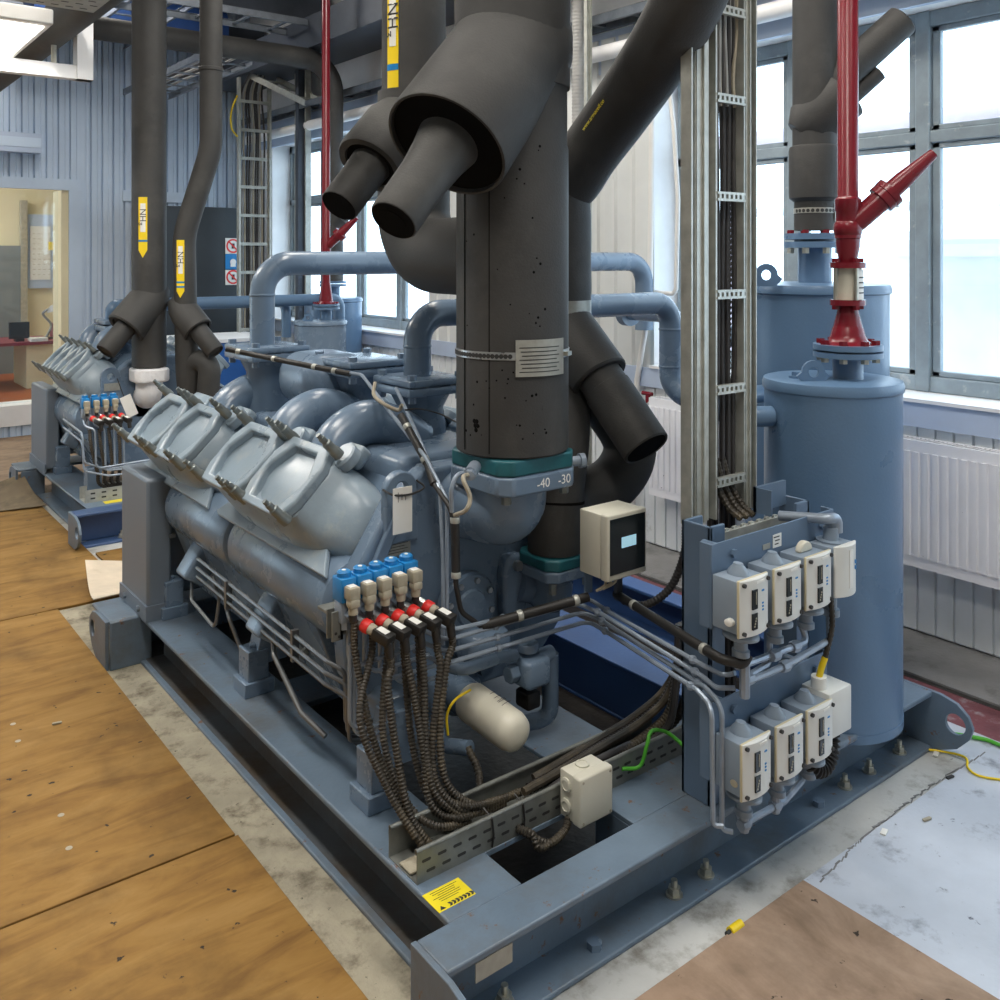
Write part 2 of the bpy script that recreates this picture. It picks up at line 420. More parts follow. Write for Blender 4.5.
# window wall
def vgroove(mb, y0, y1, z0, z1, pitch, x=XW, dep=.012):
    corr(mb, (x, y0, 0), (0, 1, 0), (-1, 0, 0), y1-y0, z0, z1, [(0, .012), (pitch-.012, .012), (pitch-.006, .012-dep), (pitch-.001, .012-dep)], pitch)
mb = MB()
mb.bx(XW+.012, XW+.35, -1.5, YB, 0, .98)
mb.bx(XW+.012, XW+.35, -1.5, YB, 2.68, ZC)
mb.bx(XW+.012, XW+.35, 3.5, 5.72, .98, 2.68)
mb.bx(XW+.012, XW+.35, 8.52, YB+.2, .98, 2.68)
struct(mb.obj('wall_right', 'white_paint'))
mb = MB(); vgroove(mb, -.5, 8.9, .02, .88, .078)
struct(mb.obj('trim_16', 'wall_low', smooth=20))
mb = MB(); corr(mb, (XW, 3.5, 0), (0, 1, 0), (-1, 0, 0), 2.2, .98, 2.86, [(0, .02), (.105, .02), (.115, .004), (.13, .004)], .14)
struct(mb.obj('trim_17', 'pier_clad', smooth=20))
slab('trim_18', XW-.03, XW+.012, -1.5, 3.5, .88, .985, 'sill_panel')
slab('trim_19', XW-.03, XW+.012, 3.5, 9.0, .88, .985, 'sill_panel')
slab('trim_20', XW-.04, XW+.23, -1.5, 3.49, .985, 1.0, 'white_paint')
slab('trim_21', XW-.04, XW+.23, 5.72, 8.52, .985, 1.0, 'white_paint')
slab('trim_22', XW-.012, XW+.02, -1.5, 9.0, 2.66, 2.9, 'sill_panel')
def window(name, y0, y1, mull, z0=1.0, z1=2.68, zt=2.125):
    x0, x1 = XW+.19, XW+.25
    w = MB().bx(x0+.02, x0+.024, y0, y1, z0, z1).obj(name, 'glass'); struct(w)
    f = MB(); f.bx(x0, x1, y0, y1, z0, z0+.07); f.bx(x0, x1, y0, y1, z1-.07, z1)
    f.bx(x0, x1, y0, y0+.06, z0, z1); f.bx(x0, x1, y1-.06, y1, z0, z1)
    f.bx(x0, x1, y0, y1, zt-.028, zt+.028)
    for y in mull: f.bx(x0-.01, x1, y-.032, y+.032, z0, z1)
    o = f.obj('window_frame', 'frame_paint', w, bevel=.006)
    ed = [y0+.06]+[q for y in sorted(mull) for q in (y-.032, y+.032)]+[y1-.06]
    for i in range(0, len(ed), 2):
        for a, b in ((z0+.07, zt-.028), (zt+.028, z1-.07)):
            s = MB(); ya, yb = ed[i]+.004, ed[i+1]-.004; xa, xb = x0+.012, x0+.042
            s.bx(xa, xb, ya, ya+.035, a, b); s.bx(xa, xb, yb-.035, yb, a, b); s.bx(xa, xb, ya, yb, a, a+.025); s.bx(xa, xb, ya, yb, b-.025, b)
            s.obj('sash', 'frame_paint', w, bevel=.004)
window('window_2', -.6, 3.49, [2.07, 2.73, 1.36, .7, .05])
window('window_3', 5.73, 8.51, [6.45, 7.12, 7.8])

# outdoors seen through the panes
struct(MB().bx(4.6, 30, -12, 30, -.4, -.3).obj('floor_yard', 'outdoor_grey'))
t = thing('storage_tank', (6.4, 2.6, -.3), 'pale cylindrical tank standing outside behind the near window', 'tank')
MB().lathe([(.9, 0), (.9, 2.0), (.86, 2.04), (.3, 2.16)], (6.4, 2.6, -.3), n=40).obj('shell', 'white_warm', t)
MB().lathe([(.93, 1.9), (.93, 1.97)], (6.4, 2.6, -.3), n=40).obj('rim', 'outdoor_grey', t)
tag(MB().tube([(6.5, -4, 2.58), (6.5, 10, 2.58)], .07).bx(6.47, 6.53, 5.0, 5.06, -.3, 2.55).obj('outdoor_pipe', 'pale_pipe'), 'pale reddish pipe running along outside the near window', 'pipe')
tag(MB().tube([(6.6, -4, 1.97), (6.6, 10, 1.97)], .035).bx(6.58, 6.62, 5.1, 5.14, -.3, 1.95).obj('outdoor_pipe', 'outdoor_grey'), 'thin grey pipe outside the near window, below the pale reddish one', 'pipe')

# radiators
def radiator(y0, y1, label):
    x0, x1, z0, z1 = XW-.115, XW-.03, .32, .84
    t = thing('radiator', ((x0+x1)/2, (y0+y1)/2, z0), label, 'radiator', 'panel radiators on the window wall')
    mb = MB(); n = int((y1-y0)/.0385); p = (y1-y0)/n
    for face, sg in ((x0, -1),):
        corr(mb, (face, y0, 0), (0, 1, 0), (-1, 0, 0), y1-y0, z0+.045, z1-.045, [(0, 0), (p*.2, 0), (p*.3, .009), (p*.8, .009), (p*.9, 0)], p)
    mb.bx(x0-.002, x0+.012, y0, y1, z0, z0+.05); mb.bx(x0-.002, x0+.012, y0, y1, z1-.05, z1)
    mb.bx(x1-.012, x1, y0, y1, z0, z1)
    mb.bx(x0, x1, y0, y0+.012, z0, z1); mb.bx(x0, x1, y1-.012, y1, z0, z1)
    mb.obj('panel', 'radiator', t, smooth=25)
    gr = MB(); q = int((y1-y0)/.019)
    for i in range(q):
        y = y0+.01+i*(y1-y0-.02)/q; gr.bx(x0+.01, x1-.01, y, y+.006, z1-.012, z1-.002)
    stuff(gr.obj('top_grille', 'radiator', t))
    for y in (y0+.2, y1-.2): MB().bx(x1, XW-.012, y, y+.03, z0+.1, z0+.2).obj('bracket', 'radiator', t)
    return t
r1 = radiator(.75, 2.46, 'long white panel radiator with chipped paint beside the tank that carries the red pipe')
r2 = radiator(2.62, 3.42, 'short white panel radiator with a red valve handle, beyond the cable ladder')
MB().cyl((XW-.07, 3.42, .80), (XW-.07, 3.5, .80), .012).obj('valve_pipe', 'steel', r2)
MB().cyl((XW-.07, 3.47, .80), (XW-.07, 3.47, .85), .014).cyl((XW-.07, 3.44, .85), (XW-.07, 3.51, .85), .011).obj('valve_handle', 'red_paint', r2)

# white heating pipe over the windows, white service pipe by the reveal
tag(MB().tube([(XW-.09, -1.4, 2.76), (XW-.09, 8.9, 2.76)], .045).obj('heating_pipe', 'white_paint'), 'thick white heating pipe running above the windows', 'pipe')
p = [W(664, -20, X=XW-.06), W(666, 60, X=XW-.06), W(674, 130, X=XW-.06), W(678, 200, X=XW-.06), W(676, 290, X=XW-.06), W(673, 294, X=XW-.06), W(655, 292, X=XW-.02)]
tag(MB().tube(fil(p, .04), .012).obj('service_pipe', 'white_warm'), 'thin white pipe down the window reveal beside the cable ladder', 'pipe')
tag(MB().tube(fil([W(652, 110, X=XW-.05), W(650, 300, X=XW-.05), W(637, 380, X=XW-.05), W(632, 520, X=XW-.05), W(632, 551, X=XW-.05)], .05), .016).obj('drain_pipe', 'white_warm'), 'slim white vertical pipe on the pale cladding pier', 'pipe')

# plywood and other loose sheets
def sheet(name, x0, x1, y0, y1, z, m, label, cat, th=.012):
    return tag(MB().bx(x0, x1, y0, y1, z, z+th).obj(name, m, bevel=.002), label, cat)
sheet('plywood_sheet', -1.5, .99, .0, 2.436, .003, 'plywood', 'orange plywood sheet beside the near half of the front base frame', 'plywood')['group'] = 'plywood floor sheets'
sheet('plywood_sheet', -1.5, .985, 2.444, 4.49, .003, 'plywood', 'long orange plywood sheet on the floor beside the grey motor cabinet', 'plywood')['group'] = 'plywood floor sheets'
sheet('plywood_sheet', -1.5, 1.31, 4.50, 6.55, .003, 'plywood', 'plywood sheet farther back, beside the smaller rear compressor', 'plywood')['group'] = 'plywood floor sheets'
sheet('plywood_sheet', 1.33, 2.7, 4.45, 5.22, .003, 'plywood', 'small plywood piece between the two compressor frames', 'plywood')['group'] = 'plywood floor sheets'
for px, py in ((13, 724), (18, 741), (61, 815), (69, 848)):
    q = W(px, py, Z=.0153); k = bpy.data.objects['plywood_sheet.001' if q.y > 2.44 else 'plywood_sheet']; MB().cyl((q.x, q.y, .0148), (q.x, q.y, .0158), .009, n=12).obj('screw_plug', 'connector_tan', k)
sheet('hardboard_sheet', .2, 2.05, -.9, 1.375, .004, 'plywood_dull', 'dull brown board lying on the grey painted floor', 'board')
# cardboard leaning on the frame corner
def bent(name, A, B, C, D, m, label, cat, sag=(0, 0), th=.004, n=14):
    A, B, C, D = map(V, (A, B, C, D)); mb = MB(); vs = []; 
    for k in (0, 1):
        for i in range(n+1):
            for j in range(n+1):
                s, q = i/n, j/n
                p = A.lerp(B, s).lerp(D.lerp(C, s), q); z = p.z-sag[0]*math.sin(math.pi*q)+sag[1]*math.sin(math.pi*s)
                vs.append(V((p.x, p.y, z-k*th)))
    fs = []; K = (n+1)**2
    for i in range(n):
        for j in range(n):
            a = i*(n+1)+j; f = (a, a+1, a+n+2, a+n+1); fs += [f, tuple(K+x for x in f[::-1])]
    def e(a, b): fs.append((a, b, K+b, K+a))
    for i in range(n): e(i*(n+1), (i+1)*(n+1)); e(i*(n+1)+n, (i+1)*(n+1)+n); e(i, i+1); e(n*(n+1)+i, n*(n+1)+i+1)
    mb.add(vs, fs); return tag(mb.obj(name, m), label, cat)
bent('cardboard_sheet', (1.01, 3.99, .20), (1.36, 4.0, .20), (1.55, 4.72, .05), (1.18, 4.82, .11), 'cardboard', 'curled beige cardboard sheet behind the front frame corner, beside the motor panel', 'cardboard', (.05, .0))
mat('mat_brown', (.17, .125, .07), .7, 0, .3, 4, dirt=(.06, .05, .03), dscale=5, dlo=.5, dhi=.75)
bent('floor_mat', W(-40, 516, Z=.02), W(47, 505, Z=.03), W(23, 473, Z=.16), W(-40, 497, Z=.02), 'mat_brown', 'dark brown floor mat curling up at the corner of the rear base frame', 'mat', (.03, .0))
# earth cable and litter on the right hand floor
tag(MB().tube(smooth_path([(2.86, 1.58, .008), W(960, 755, Z=.008), W(968, 768, Z=.008), W(980, 776, Z=.008), W(1010, 781, Z=.008)], 8), .0035).obj('earth_wire', 'yellow'), 'thin yellow-green earth wire curving over the floor at the right edge', 'wire')
tag(MB().tube(smooth_path([(2.99, 1.62, .012), W(978, 738, Z=.012), W(1000, 745, Z=.012), W(1030, 755, Z=.012)], 8), .0065).obj('earth_cable', 'green_wire'), 'thick green cable on the floor beyond the lifting eye', 'cable')
t = thing('cap', W(734, 930, Z=.01), 'small yellow plastic cap lying on the concrete before the frame', 'cap')
a = W(730, 932, Z=.014); b = W(741, 924, Z=.014)
MB().cyl(a, b, .011).obj('barrel', 'yellow', t); MB().cyl(a-(b-a)*.3, a, .006).obj('plug', 'ink', t)
for i, (px, py, l) in enumerate(((884, 832, 'white paper scrap on the grey floor before the frame bolts'), (936, 754, 'white scrap at the foot of the lifting plate'))):
    c = W(px, py, Z=.005); tag(MB().rbox(c, (.03, .016, .006), (1, .3, 0), (-.3, 1, 0), .002, 2).obj('paper_scrap', 'label_white'), l, 'litter')
for i, (px, py, l) in enumerate(((927, 819, 'brown wood chip on the grey floor beyond the crack'), (950, 777, 'dark wood chip by the earth wire'), (57, 723, 'tiny pale wood chip on the long plywood sheet'))):
    c = W(px, py, Z=.019 if px < 100 else .007); tag(MB().rbox(c, (.03, .010, .006), (1, -.2, 0), (.2, 1, 0), .002, 2).obj('wood_chip', 'connector_tan' if i != 1 else 'ink'), l, 'litter')
# crack along the old screed
tr = MB()
pp = smooth_path([W(820, 882, Z=.0035), W(850, 850, Z=.0035), W(866, 835, Z=.0035), W(905, 805, Z=.0035), W(935, 783, Z=.0035), W(985, 752, Z=.0035)], 8)
for i in range(len(pp)-1):
    q = pp[i]+V((0, random.uniform(-.006, .006), 0)); tr.bar(q, pp[i+1], .002+.004*random.random(), .0012)
struct(tr.obj('trim_23', 'dirty_grey'))
# ================================================================== FRONT UNIT: steel frame
sk = thing('steel_skid', (1.95, 2.7, 0), 'long grey-blue steel base frame carrying the big compressor', 'base frame')
def rail_left(x0, xw, x1, y0, y1, h=.19):
    m = MB(); m.bx(x0, x1, y0, y1, h-.016, h); m.bx(x0, xw+.06, y0, y1, 0, .014); return m
m = rail_left(1.115, 1.205, 1.31, 1.605, 3.72); m.obj('side_rail', 'skid_paint', sk, bevel=.004)
m = MB(); m.bx(1.205, 1.217, 1.605, 3.72, .006, .18); m.bx(1.135, 1.205, 1.605, 3.72, .0135, .0155); m.obj('rail_web', 'skid_dirty', sk)
m = MB(); m.bx(2.28, 2.46, 1.88, 3.75, .176, .19); m.bx(2.285, 2.297, 1.88, 3.75, .012, .176); m.bx(2.28, 2.46, 1.88, 3.75, 0, .012); m.obj('middle_rail', 'bluelit_paint', sk, bevel=.003)
m = MB(); m.bx(2.86, 2.955, 1.605, 3.75, .176, .19); m.bx(2.943, 2.955, 1.605, 3.75, .012, .176); m.bx(2.86, 2.955, 1.605, 3.75, 0, .012); m.obj('side_rail', 'bluelit_paint', sk, bevel=.003)
m = MB(); m.bx(1.0345, 2.9425, 1.495, 1.606, .174, .19); m.bx(1.035, 2.942, 1.592, 1.605, .006, .182); m.bx(1.035, 2.942, 1.495, 1.60, 0, .014)
m.obj('front_beam', 'skid_paint', sk, bevel=.004)
m = MB(); m.bx(1.120, 1.314, 1.6065, 1.885, .176, .1905); m.bx(1.673, 2.86, 1.6055, 1.885, .176, .1895); m.bx(1.314, 1.673, 1.742, 1.885, .176, .1895)
m.bx(1.30, 1.314, 1.606, 1.742, .03, .176); m.bx(1.673, 1.687, 1.606, 1.742, .03, .176)
m.obj('deck_plate', 'skid_paint', sk, bevel=.002)
m = MB(); m.bx(1.70, 1.93, 1.96, 2.62, .174, .188); m.bx(1.31, 2.36, 2.9, 3.1, .05, .07); m.obj('deck_plate', 'skid_paint', sk, bevel=.003)
m = MB(); m.bx(1.0005, 2.926, 3.7325, 3.98, .174, .19); m.bx(1.0005, 1.16, 3.721, 3.733, .0, .188); m.bx(1.16, 2.95, 3.9, 3.912, .0, .174); m.obj('rear_beam', 'skid_paint', sk, bevel=.006)
def eye_plate(x, y0, sgn, th=.014, parent=sk, Y=1.0, m_='skid_paint', hole=True):
    """lifting plate standing along the side, with an eye beyond the beam"""
    out = [(0, 0), (0, .19), (.11, .19), (.135, .19), (.19, .178), (.225, .15), (.24, .115), (.23, .08), (.19, .035), (.115, 0)]
    # resample so that the hole ring has as many points
    N = 40; per = []; L = []
    pts = [V((a, b, 0)) for a, b in out]; tot = sum((pts[i]-pts[(i+1) % len(pts)]).length for i in range(len(pts)))
    hc = V((.185, .112, 0)); ring = []
    for i in range(len(pts)):
        a, b = pts[i], pts[(i+1) % len(pts)]; n = max(1, round((b-a).length/tot*N))
        for k in range(n): per.append(a.lerp(b, k/n))
    inn = []
    for p in per:
        d = (p-hc).normalized(); inn.append((hc.x+.032*d.x, hc.y+.032*d.y))
    mb = MB(); mb.ringprism([(p.x, p.y) for p in per], inn, (x, y0, 0), (0, sgn*Y, 0), (0, 0, 1), th if sgn < 0 else -th)
    return mb.obj('lifting_plate', m_, parent, bevel=.002)
eye_plate(1.034, 1.607, -1); eye_plate(2.957, 1.607, -1)
eye_plate(1.0, 3.732, 1); eye_plate(2.94, 3.732, 1)
for px, py in ((677, 897), (709, 877), (847, 788), (872, 773), (903, 754), (505, 1003)):
    p = W(px, py, Z=.014); p.y = 1.54
    mb = MB(); mb.cyl((p.x, p.y, .014), (p.x, p.y, .019), .021); mb.bolt((p.x, p.y, .019), (0, 0, 1), .016, .016, .018)
    mb.obj('anchor_bolt', 'zinc_bolt', sk)
for px, py in ((598, 951), (818, 805)):
    p = W(px, py, Z=.014); mb = MB(); mb.bolt((p.x, 1.535, .014), (0, 0, 1), .018, .016); mb.obj('nut', 'machine_paint', sk)
# yellow warning sticker and maker's plate
c = W(449, 895, Z=.19); st = MB().box((c.x, c.y, .1902), (.098, .068, .0008)).obj('warning_sticker', 'yellow_sticker', sk); st['label'] = 'yellow warning sticker'
mb = MB()
for i in range(7): mb.prism([(0, 0), (.008, 0), (.013, .006), (.008, .012), (0, .012), (.005, .006)], (c.x-.018+i*.0095, c.y-.031, .1907), (.8, 0, 0), (0, 1, 0), .0004)
for i in range(6): mb.box((c.x+.002-.004*(i % 2), c.y+.026-.0065*i, .1908), (.07-.012*(i % 3), .0012, .0004))
mb.prism([(0, 0), (.014, 0), (.007, .012)], (c.x-.042, c.y-.03, .1907), (1, 0, 0), (0, 1, 0), .0004)
mb.obj('sticker_print', 'ink', st)
a, b = W(474, 968, Y=1.494), W(511, 942, Y=1.494)
pl = MB().bx(1.105, 1.20, 1.4958, 1.4985, .134, .1735).obj('name_plate', 'plate_grey', sk)
# dark sump contents below the deck opening
for i in range(9):
    x = 1.34+random.random()*.3; y = 1.63+random.random()*.1
    MB().rbox((x, y, .008), (.05+.03*random.random(), .02, .012), (1, random.uniform(-.5, .5), 0), (random.uniform(-.1, .1), 1, 0), .004, 2).obj('oily_debris', 'oil_shade_floor' if i % 3 else 'concrete_strip', sk)

# ================================================================== FRONT UNIT: compressor
cp = thing('compressor', (1.64, 2.9, .19), 'large grey-blue piston compressor with two pairs of cast head covers', 'compressor')
XC = 1.64
poly = [(1.36, .34), (1.30, .45), (1.29, .70), (1.42, .92), (1.5, .98), (1.78, .98), (1.86, .92), (1.99, .70), (1.98, .45), (1.92, .34)]
def rev(p): return [(a, b) for a, b in p]
MB().prism(poly, (0, 3.62, 0), (1, 0, 0), (0, 0, 1), 1.33).obj('crankcase', 'machine_paint', cp, bevel=.02, seg=3)
mb = MB()
for y0, y1 in ((2.285, 2.985), (3.0, 3.615)):
    mb = MB(); mb.lathe([(.02, 0), (.10, .004), (.114, .012), (.12, .03), (.12, y1-y0-.03), (.114, y1-y0-.012), (.10, y1-y0-.004), (.02, y1-y0)], (1.285, y0, .632), (0, 1, 0), 36); mb.obj('cylinder_jacket', 'machine_paint', cp)
# lower side with handhole covers
mb = MB(); mb.prism([(1.20, .56), (1.30, .30), (1.34, .30), (1.30, .57)], (0, 3.6, 0), (1, 0, 0), (0, 0, 1), 1.2); mb.obj('side_plate', 'machine_paint', cp, bevel=.005)
mb = MB(); mb.prism([(2.08, .51), (1.98, .52), (1.94, .30), (1.98, .30)], (0, 3.6, 0), (1, 0, 0), (0, 0, 1), 1.2); mb.obj('side_plate', 'machine_paint', cp, bevel=.005)
for y in (3.36, 2.72):
    MB().rbox((1.215, y, .47), (.10, .13, .09), (0, 1, 0), (.55, 0, .83), .012, 3).obj('handhole_cover', 'machine_paint', cp)
bolts('side_bolt', 'plug_steel', cp, [((1.252, y, .41), (-.9, 0, -.42), .014, .02, 0) for y in (3.2, 2.95, 2.55)])
# feet on blocks
for sx in (-1, 1):
    for y in ((3.66, 2.86, 2.08) if sx < 0 else (3.66, 2.86)):
        x = XC+sx*.435
        mb = MB(); mb.bx(x-.04, x+.06, y-.05, y+.05, .1895, .235); mb.bx(x-.025, x+.045, y-.04, y+.04, .235, .33)
        if y < 3.5: mb.prism([(0, 0), (.11, 0), (.12, .14), (.03, .14)], (x if sx < 0 else x-.08, y+.035, .28), (1, 0, 0), (0, 0, 1), .07)
        mb.bolt((x+.01, y, .33), (0, 0, 1), .014, .012); mb.obj('foot', 'machine_paint', cp, bevel=.003)

VC, VS = .707, .707
def P(side, u, v, w, base=(1.13, .845)):
    """bank frame: u along the engine, v up the cover, w out of it"""
    x = base[0]+VC*v-VS*w; z = base[1]+VS*v+VC*w
    return V((x if side < 0 else 2*XC-x, u, z))
def axes(side): return (V((VC, 0, VS)), V((-VS, 0, VC))) if side < 0 else (V((-VC, 0, VS)), V((VS, 0, VC)))
def plug(side, u, v, w=0, L=.075, base=(1.13, .845), par=None, k=1):
    _, ww = axes(side); p = P(side, u, v, w, base)
    mb = MB(); mb.lathe([(.015*k, 0), (.015*k, .022*k), (.0125*k, .026*k), (.0125*k, L*.62), (.009*k, L*.66), (.009*k, L*.85), (.0065*k, L*.86), (.0065*k, L)], p, ww, 10)
    return mb.obj('valve_plug', 'plug_steel', par)
def head(side, y0, y1, par, n=2, base=(1.13, .845), Lv=.235, sensors=True, m_='head_paint', bulge=.10, far=.03):
    """one cast head: bulging skirt, flange, raised rims round the cover pockets, plugs"""
    vv, ww = axes(side); U = V((0, 1, 0))
    uu = U if U.cross(vv).dot(ww) > 0 else -U
    sg = 1 if uu.y > 0 else -1
    # loft of rounded sections from the cover down to the foot
    mb = MB(); rings = []; K = 40
    for w, g0, g1, gv, e in ((-.004, -.012, -.012, -.010, 5), (-.012, .0, .0, .004, 5), (-.045, .006, .004, .008, 5), (-.075, bulge*.55, far*.6, .018, 3.6), (-.12, bulge, far, .026, 3.2), (-.17, bulge*1.18, far*1.1, .030, 3.0), (-.22, bulge*1.2, far*1.1, .028, 3.0), (-.27, bulge*1.1, far, .02, 3.0)):
        a0, a1, b = y0-g0, y1+g1, Lv/2+gv; um, a = (a0+a1)/2, (a1-a0)/2; r = []
        for k in range(K):
            t = 2*math.pi*k/K; c, q = math.cos(t), math.sin(t)
            p = P(side, um+a*math.copysign(abs(c)**(2/e), c), Lv/2+b*math.copysign(abs(q)**(2/e), q), w, base); r.append(mb.bm.verts.new(p))
        rings.append(r)
    for r0, r1 in zip(rings, rings[1:]):
        for k in range(K): mb.bm.faces.new((r0[k], r0[(k+1) % K], r1[(k+1) % K], r1[k]))
    mb.bm.faces.new(rings[0]); mb.bm.faces.new(rings[-1][::-1])
    h = mb.obj('cylinder_head', m_, par, smooth=50)
    mb = MB(); q = P(side, 0, -.035, -.13, base); q1 = P(side, 0, .03, -.13, base)
    lo, hi = y0-bulge-.015, y1+far*.5
    mb.prism([(lo-.01, -.055), (lo+.09, .035), (hi-.06, .035), (hi, -.045), (hi-.03, -.055), (lo+.05, -.055)] if sg > 0 else [(-lo+.01, -.055), (-lo-.05, -.055), (-hi+.03, -.055), (-hi, -.045), (-hi+.06, .035), (-lo-.09, .035)], P(side, 0, 0, -.14, base), uu, vv, .018); mb.obj('head_flange', m_, h, bevel=.004)
    pw = (y1-y0)/n
    for i in range(n):
        uc = y0+pw*(i+.5); a, b = pw*.5-.006, Lv*.5+.006
        def octo(a, b, c): return [(-a+c*.6, -b), (a-c*.6, -b), (a, -b+c*1.2), (a, b-c*1.3), (a-c*.8, b), (-a+c*.8, b), (-a, b-c*1.3), (-a, -b+c*1.2)]
        def pill(a, b):
            out = []
            for k in range(8):
                t = math.pi*(-.625+.25*k); out.append((a*max(-1, min(1, 1.15*math.cos(t))), b*max(-1, min(1, 1.15*math.sin(t)))))
            return out
        o = P(side, uc, Lv/2, -.012, base); mb = MB()
        rim = octo(a, b, .05); inn_ = [(x*.81, y*.76) for x, y in octo(a, b, .085)]
        mb.ringprism(rim, inn_, o, uu, vv, .036)
        rm = mb.obj('cover_rim', m_, h, bevel=.009, seg=3)
        # dished pocket
        mb = MB(); mb.lathe([(.01, -.022), (.05, -.018), (.085, -.004), (.105, .012)], (0, 0, 0), (0, 0, 1), 28, False)
        for q in mb.bm.verts:
            c = q.co.copy(); q.co = P(side, uc, Lv/2, -.012, base)+uu*(c.x*(a*.98/.105))+vv*(c.y*(b*.92/.105))+ww*(c.z+.006)
        mb.obj('cover_pocket', m_, h)
        mb = MB(); mb.bolt(P(side, uc-.01, Lv*.40, -.028, base), ww, .017, .006); mb.bolt(P(side, uc-.01, Lv*.40, -.022, base), ww, .011, .016); mb.obj('cover_screw', 'steel', h)
    if sensors:
        for v in (.004, Lv+.002):
            us = [y0+.012]+[y0+pw*i+d for i in range(1, n) for d in ((-.034, .034) if n == 2 else (0,))]+[y1-.012]
            for u in us: plug(side, u, v, .0, .098 if n == 2 else .085, base, h, 1.18 if n == 2 else .95)
    for i in range(n):
        uc = y0+pw*(i+.5); MB().rbox(P(side, uc-.02, Lv+.045, -.075, base), (pw*.74, .07, .05), uu, vv, .016, 3).obj('nozzle_pad', m_, h)
        MB().lathe([(.045, 0), (.045, .03), (.04, .035)], P(side, uc-pw*.40, Lv+.015, -.05, base), ww, 18).obj('head_boss', m_, h)
    return h
h1 = head(-1, 2.42, 3.09, cp); h2 = head(-1, 3.27, 3.93, cp, bulge=.06)
head(1, 2.42, 3.09, cp, sensors=False); head(1, 3.27, 3.93, cp, bulge=.06, sensors=False)
# near end plate of the crankcase
fp = [(1.22, .44), (1.20, .66), (1.36, .90), (1.47, .98), (1.8, .98), (1.9, .9), (2.02, .68), (2.0, .42), (1.88, .30), (1.38, .30)]
MB().prism(fp, (0, 2.31, 0), (1, 0, 0), (0, 0, 1), .07).obj('end_plate', 'machine_paint', cp, bevel=.012, seg=3)
mb = MB(); mb.prism([(1.235, .64), (1.27, .63), (1.40, .88), (1.37, .90)], (0, 2.24, 0), (1, 0, 0), (0, 0, 1), .018); mb.obj('end_rib', 'machine_paint', cp, bevel=.005)
# lifting lug with eye
o = W(402, 490, Y=2.225); n = 28
outl = []; inn = []
for i in range(n):
    t = 2*math.pi*i/n; dx, dz = math.cos(t), math.sin(t)
    outl.append((.052*dx, .052*dz) if dz > 0 else (max(-.052, min(.052, .075*dx)), max(-.15, .4*dz))); inn.append((.021*dx, .021*dz))
MB().ringprism(outl, inn, (o.x, o.y+.03, o.z), (1, 0, 0), (0, 0, 1), .03).obj('lifting_lug', 'machine_paint', cp, bevel=.006)
a = W(397, 548, Y=2.236)
npl = MB().box((a.x, a.y, a.z), (.088, .003, .042)).obj('name_plate', 'plate_grey', cp)
mb = MB()
for i in range(4): mb.box((a.x-.006*(i % 2), a.y-.002, a.z+.012-.008*i), (.07-.01*(i % 2), .0006, .0016))
mb.obj('plate_print', 'ink', npl)
# paper tag on a strap
tg = thing('paper_tag', tuple(W(402, 488, Y=2.185)), 'white paper tag strapped to the eye of the big compressor', 'tag')
a, b = W(393, 489, Y=2.185), W(412, 531, Y=2.185)
MB().bx(a.x, b.x, 2.184, 2.186, b.z, a.z).obj('card', 'label_white', tg)
mb = MB()
for i in range(4): mb.box((a.x+.016+.012*(i % 3), 2.1835, a.z-.022-.004*i), (.0015, .0006, .02-.003*i))
mb.obj('handwriting', 'ink', tg)
MB().tube(smooth_path([(o.x-.056, 2.235, a.z-.012), (o.x-.05, 2.187, a.z-.018), (o.x, 2.180, a.z-.022), (o.x+.05, 2.187, a.z-.012), (o.x+.056, 2.235, a.z-.002)], 6), .003, 6).obj('strap', 'black_rubber', tg)
# round shaft cover
o = W(464, 604, Y=2.235); sc_ = MB(); sc_.lathe([(.100, 0), (.100, .024), (.092, .032), (.055, .036), (.05, .045), (.03, .05)], o, (0, -1, 0), 36)
sc = sc_.obj('shaft_cover', 'machine_paint', cp)
bolts('cover_bolt', 'steel', sc, [(o+V((.078*math.cos(t), -.03, .078*math.sin(t))), (0, -1, 0), .009, .012, 0) for t in [2*math.pi*i/8+.5 for i in range(8)]])
MB().rbox(o+V((.02, -.06, -.10)), (.15, .10, .13), (1, 0, 0), (0, 0, 1), .035, 4).obj('pump_housing', 'machine_paint', cp)
for i in range(3): MB().cyl(o+V((-.09+.07*i, -.005, -.19)), o+V((-.09+.07*i, -.05, -.19)), .024).obj('gallery_plug', 'machine_paint', cp)
# oval side port and elbow to the rear riser
o2 = W(513, 588, Y=2.215)
MB().prism([(-.035, -.10), (.035, -.10), (.045, -.05), (.045, .05), (.03, .105), (-.03, .105), (-.045, .05), (-.045, -.05)], o2+V((0, .03, 0)), (1, 0, 0), (0, 0, 1), .045).obj('port_flange', 'machine_paint', cp, bevel=.01)
bolts('port_bolt', 'steel', cp, [(o2+V((0, -.015, dz)), (0, -1, 0), .016, .018, 0) for dz in (-.08, .075)])
MB().tube(fil([o2+V((.02, .01, .01)), o2+V((.10, .0, -.01)), V((1.885, 2.15, o2.z-.04)), V((1.885, 2.14, .63))], .07), .058, 18).obj('port_elbow', 'machine_paint', cp)

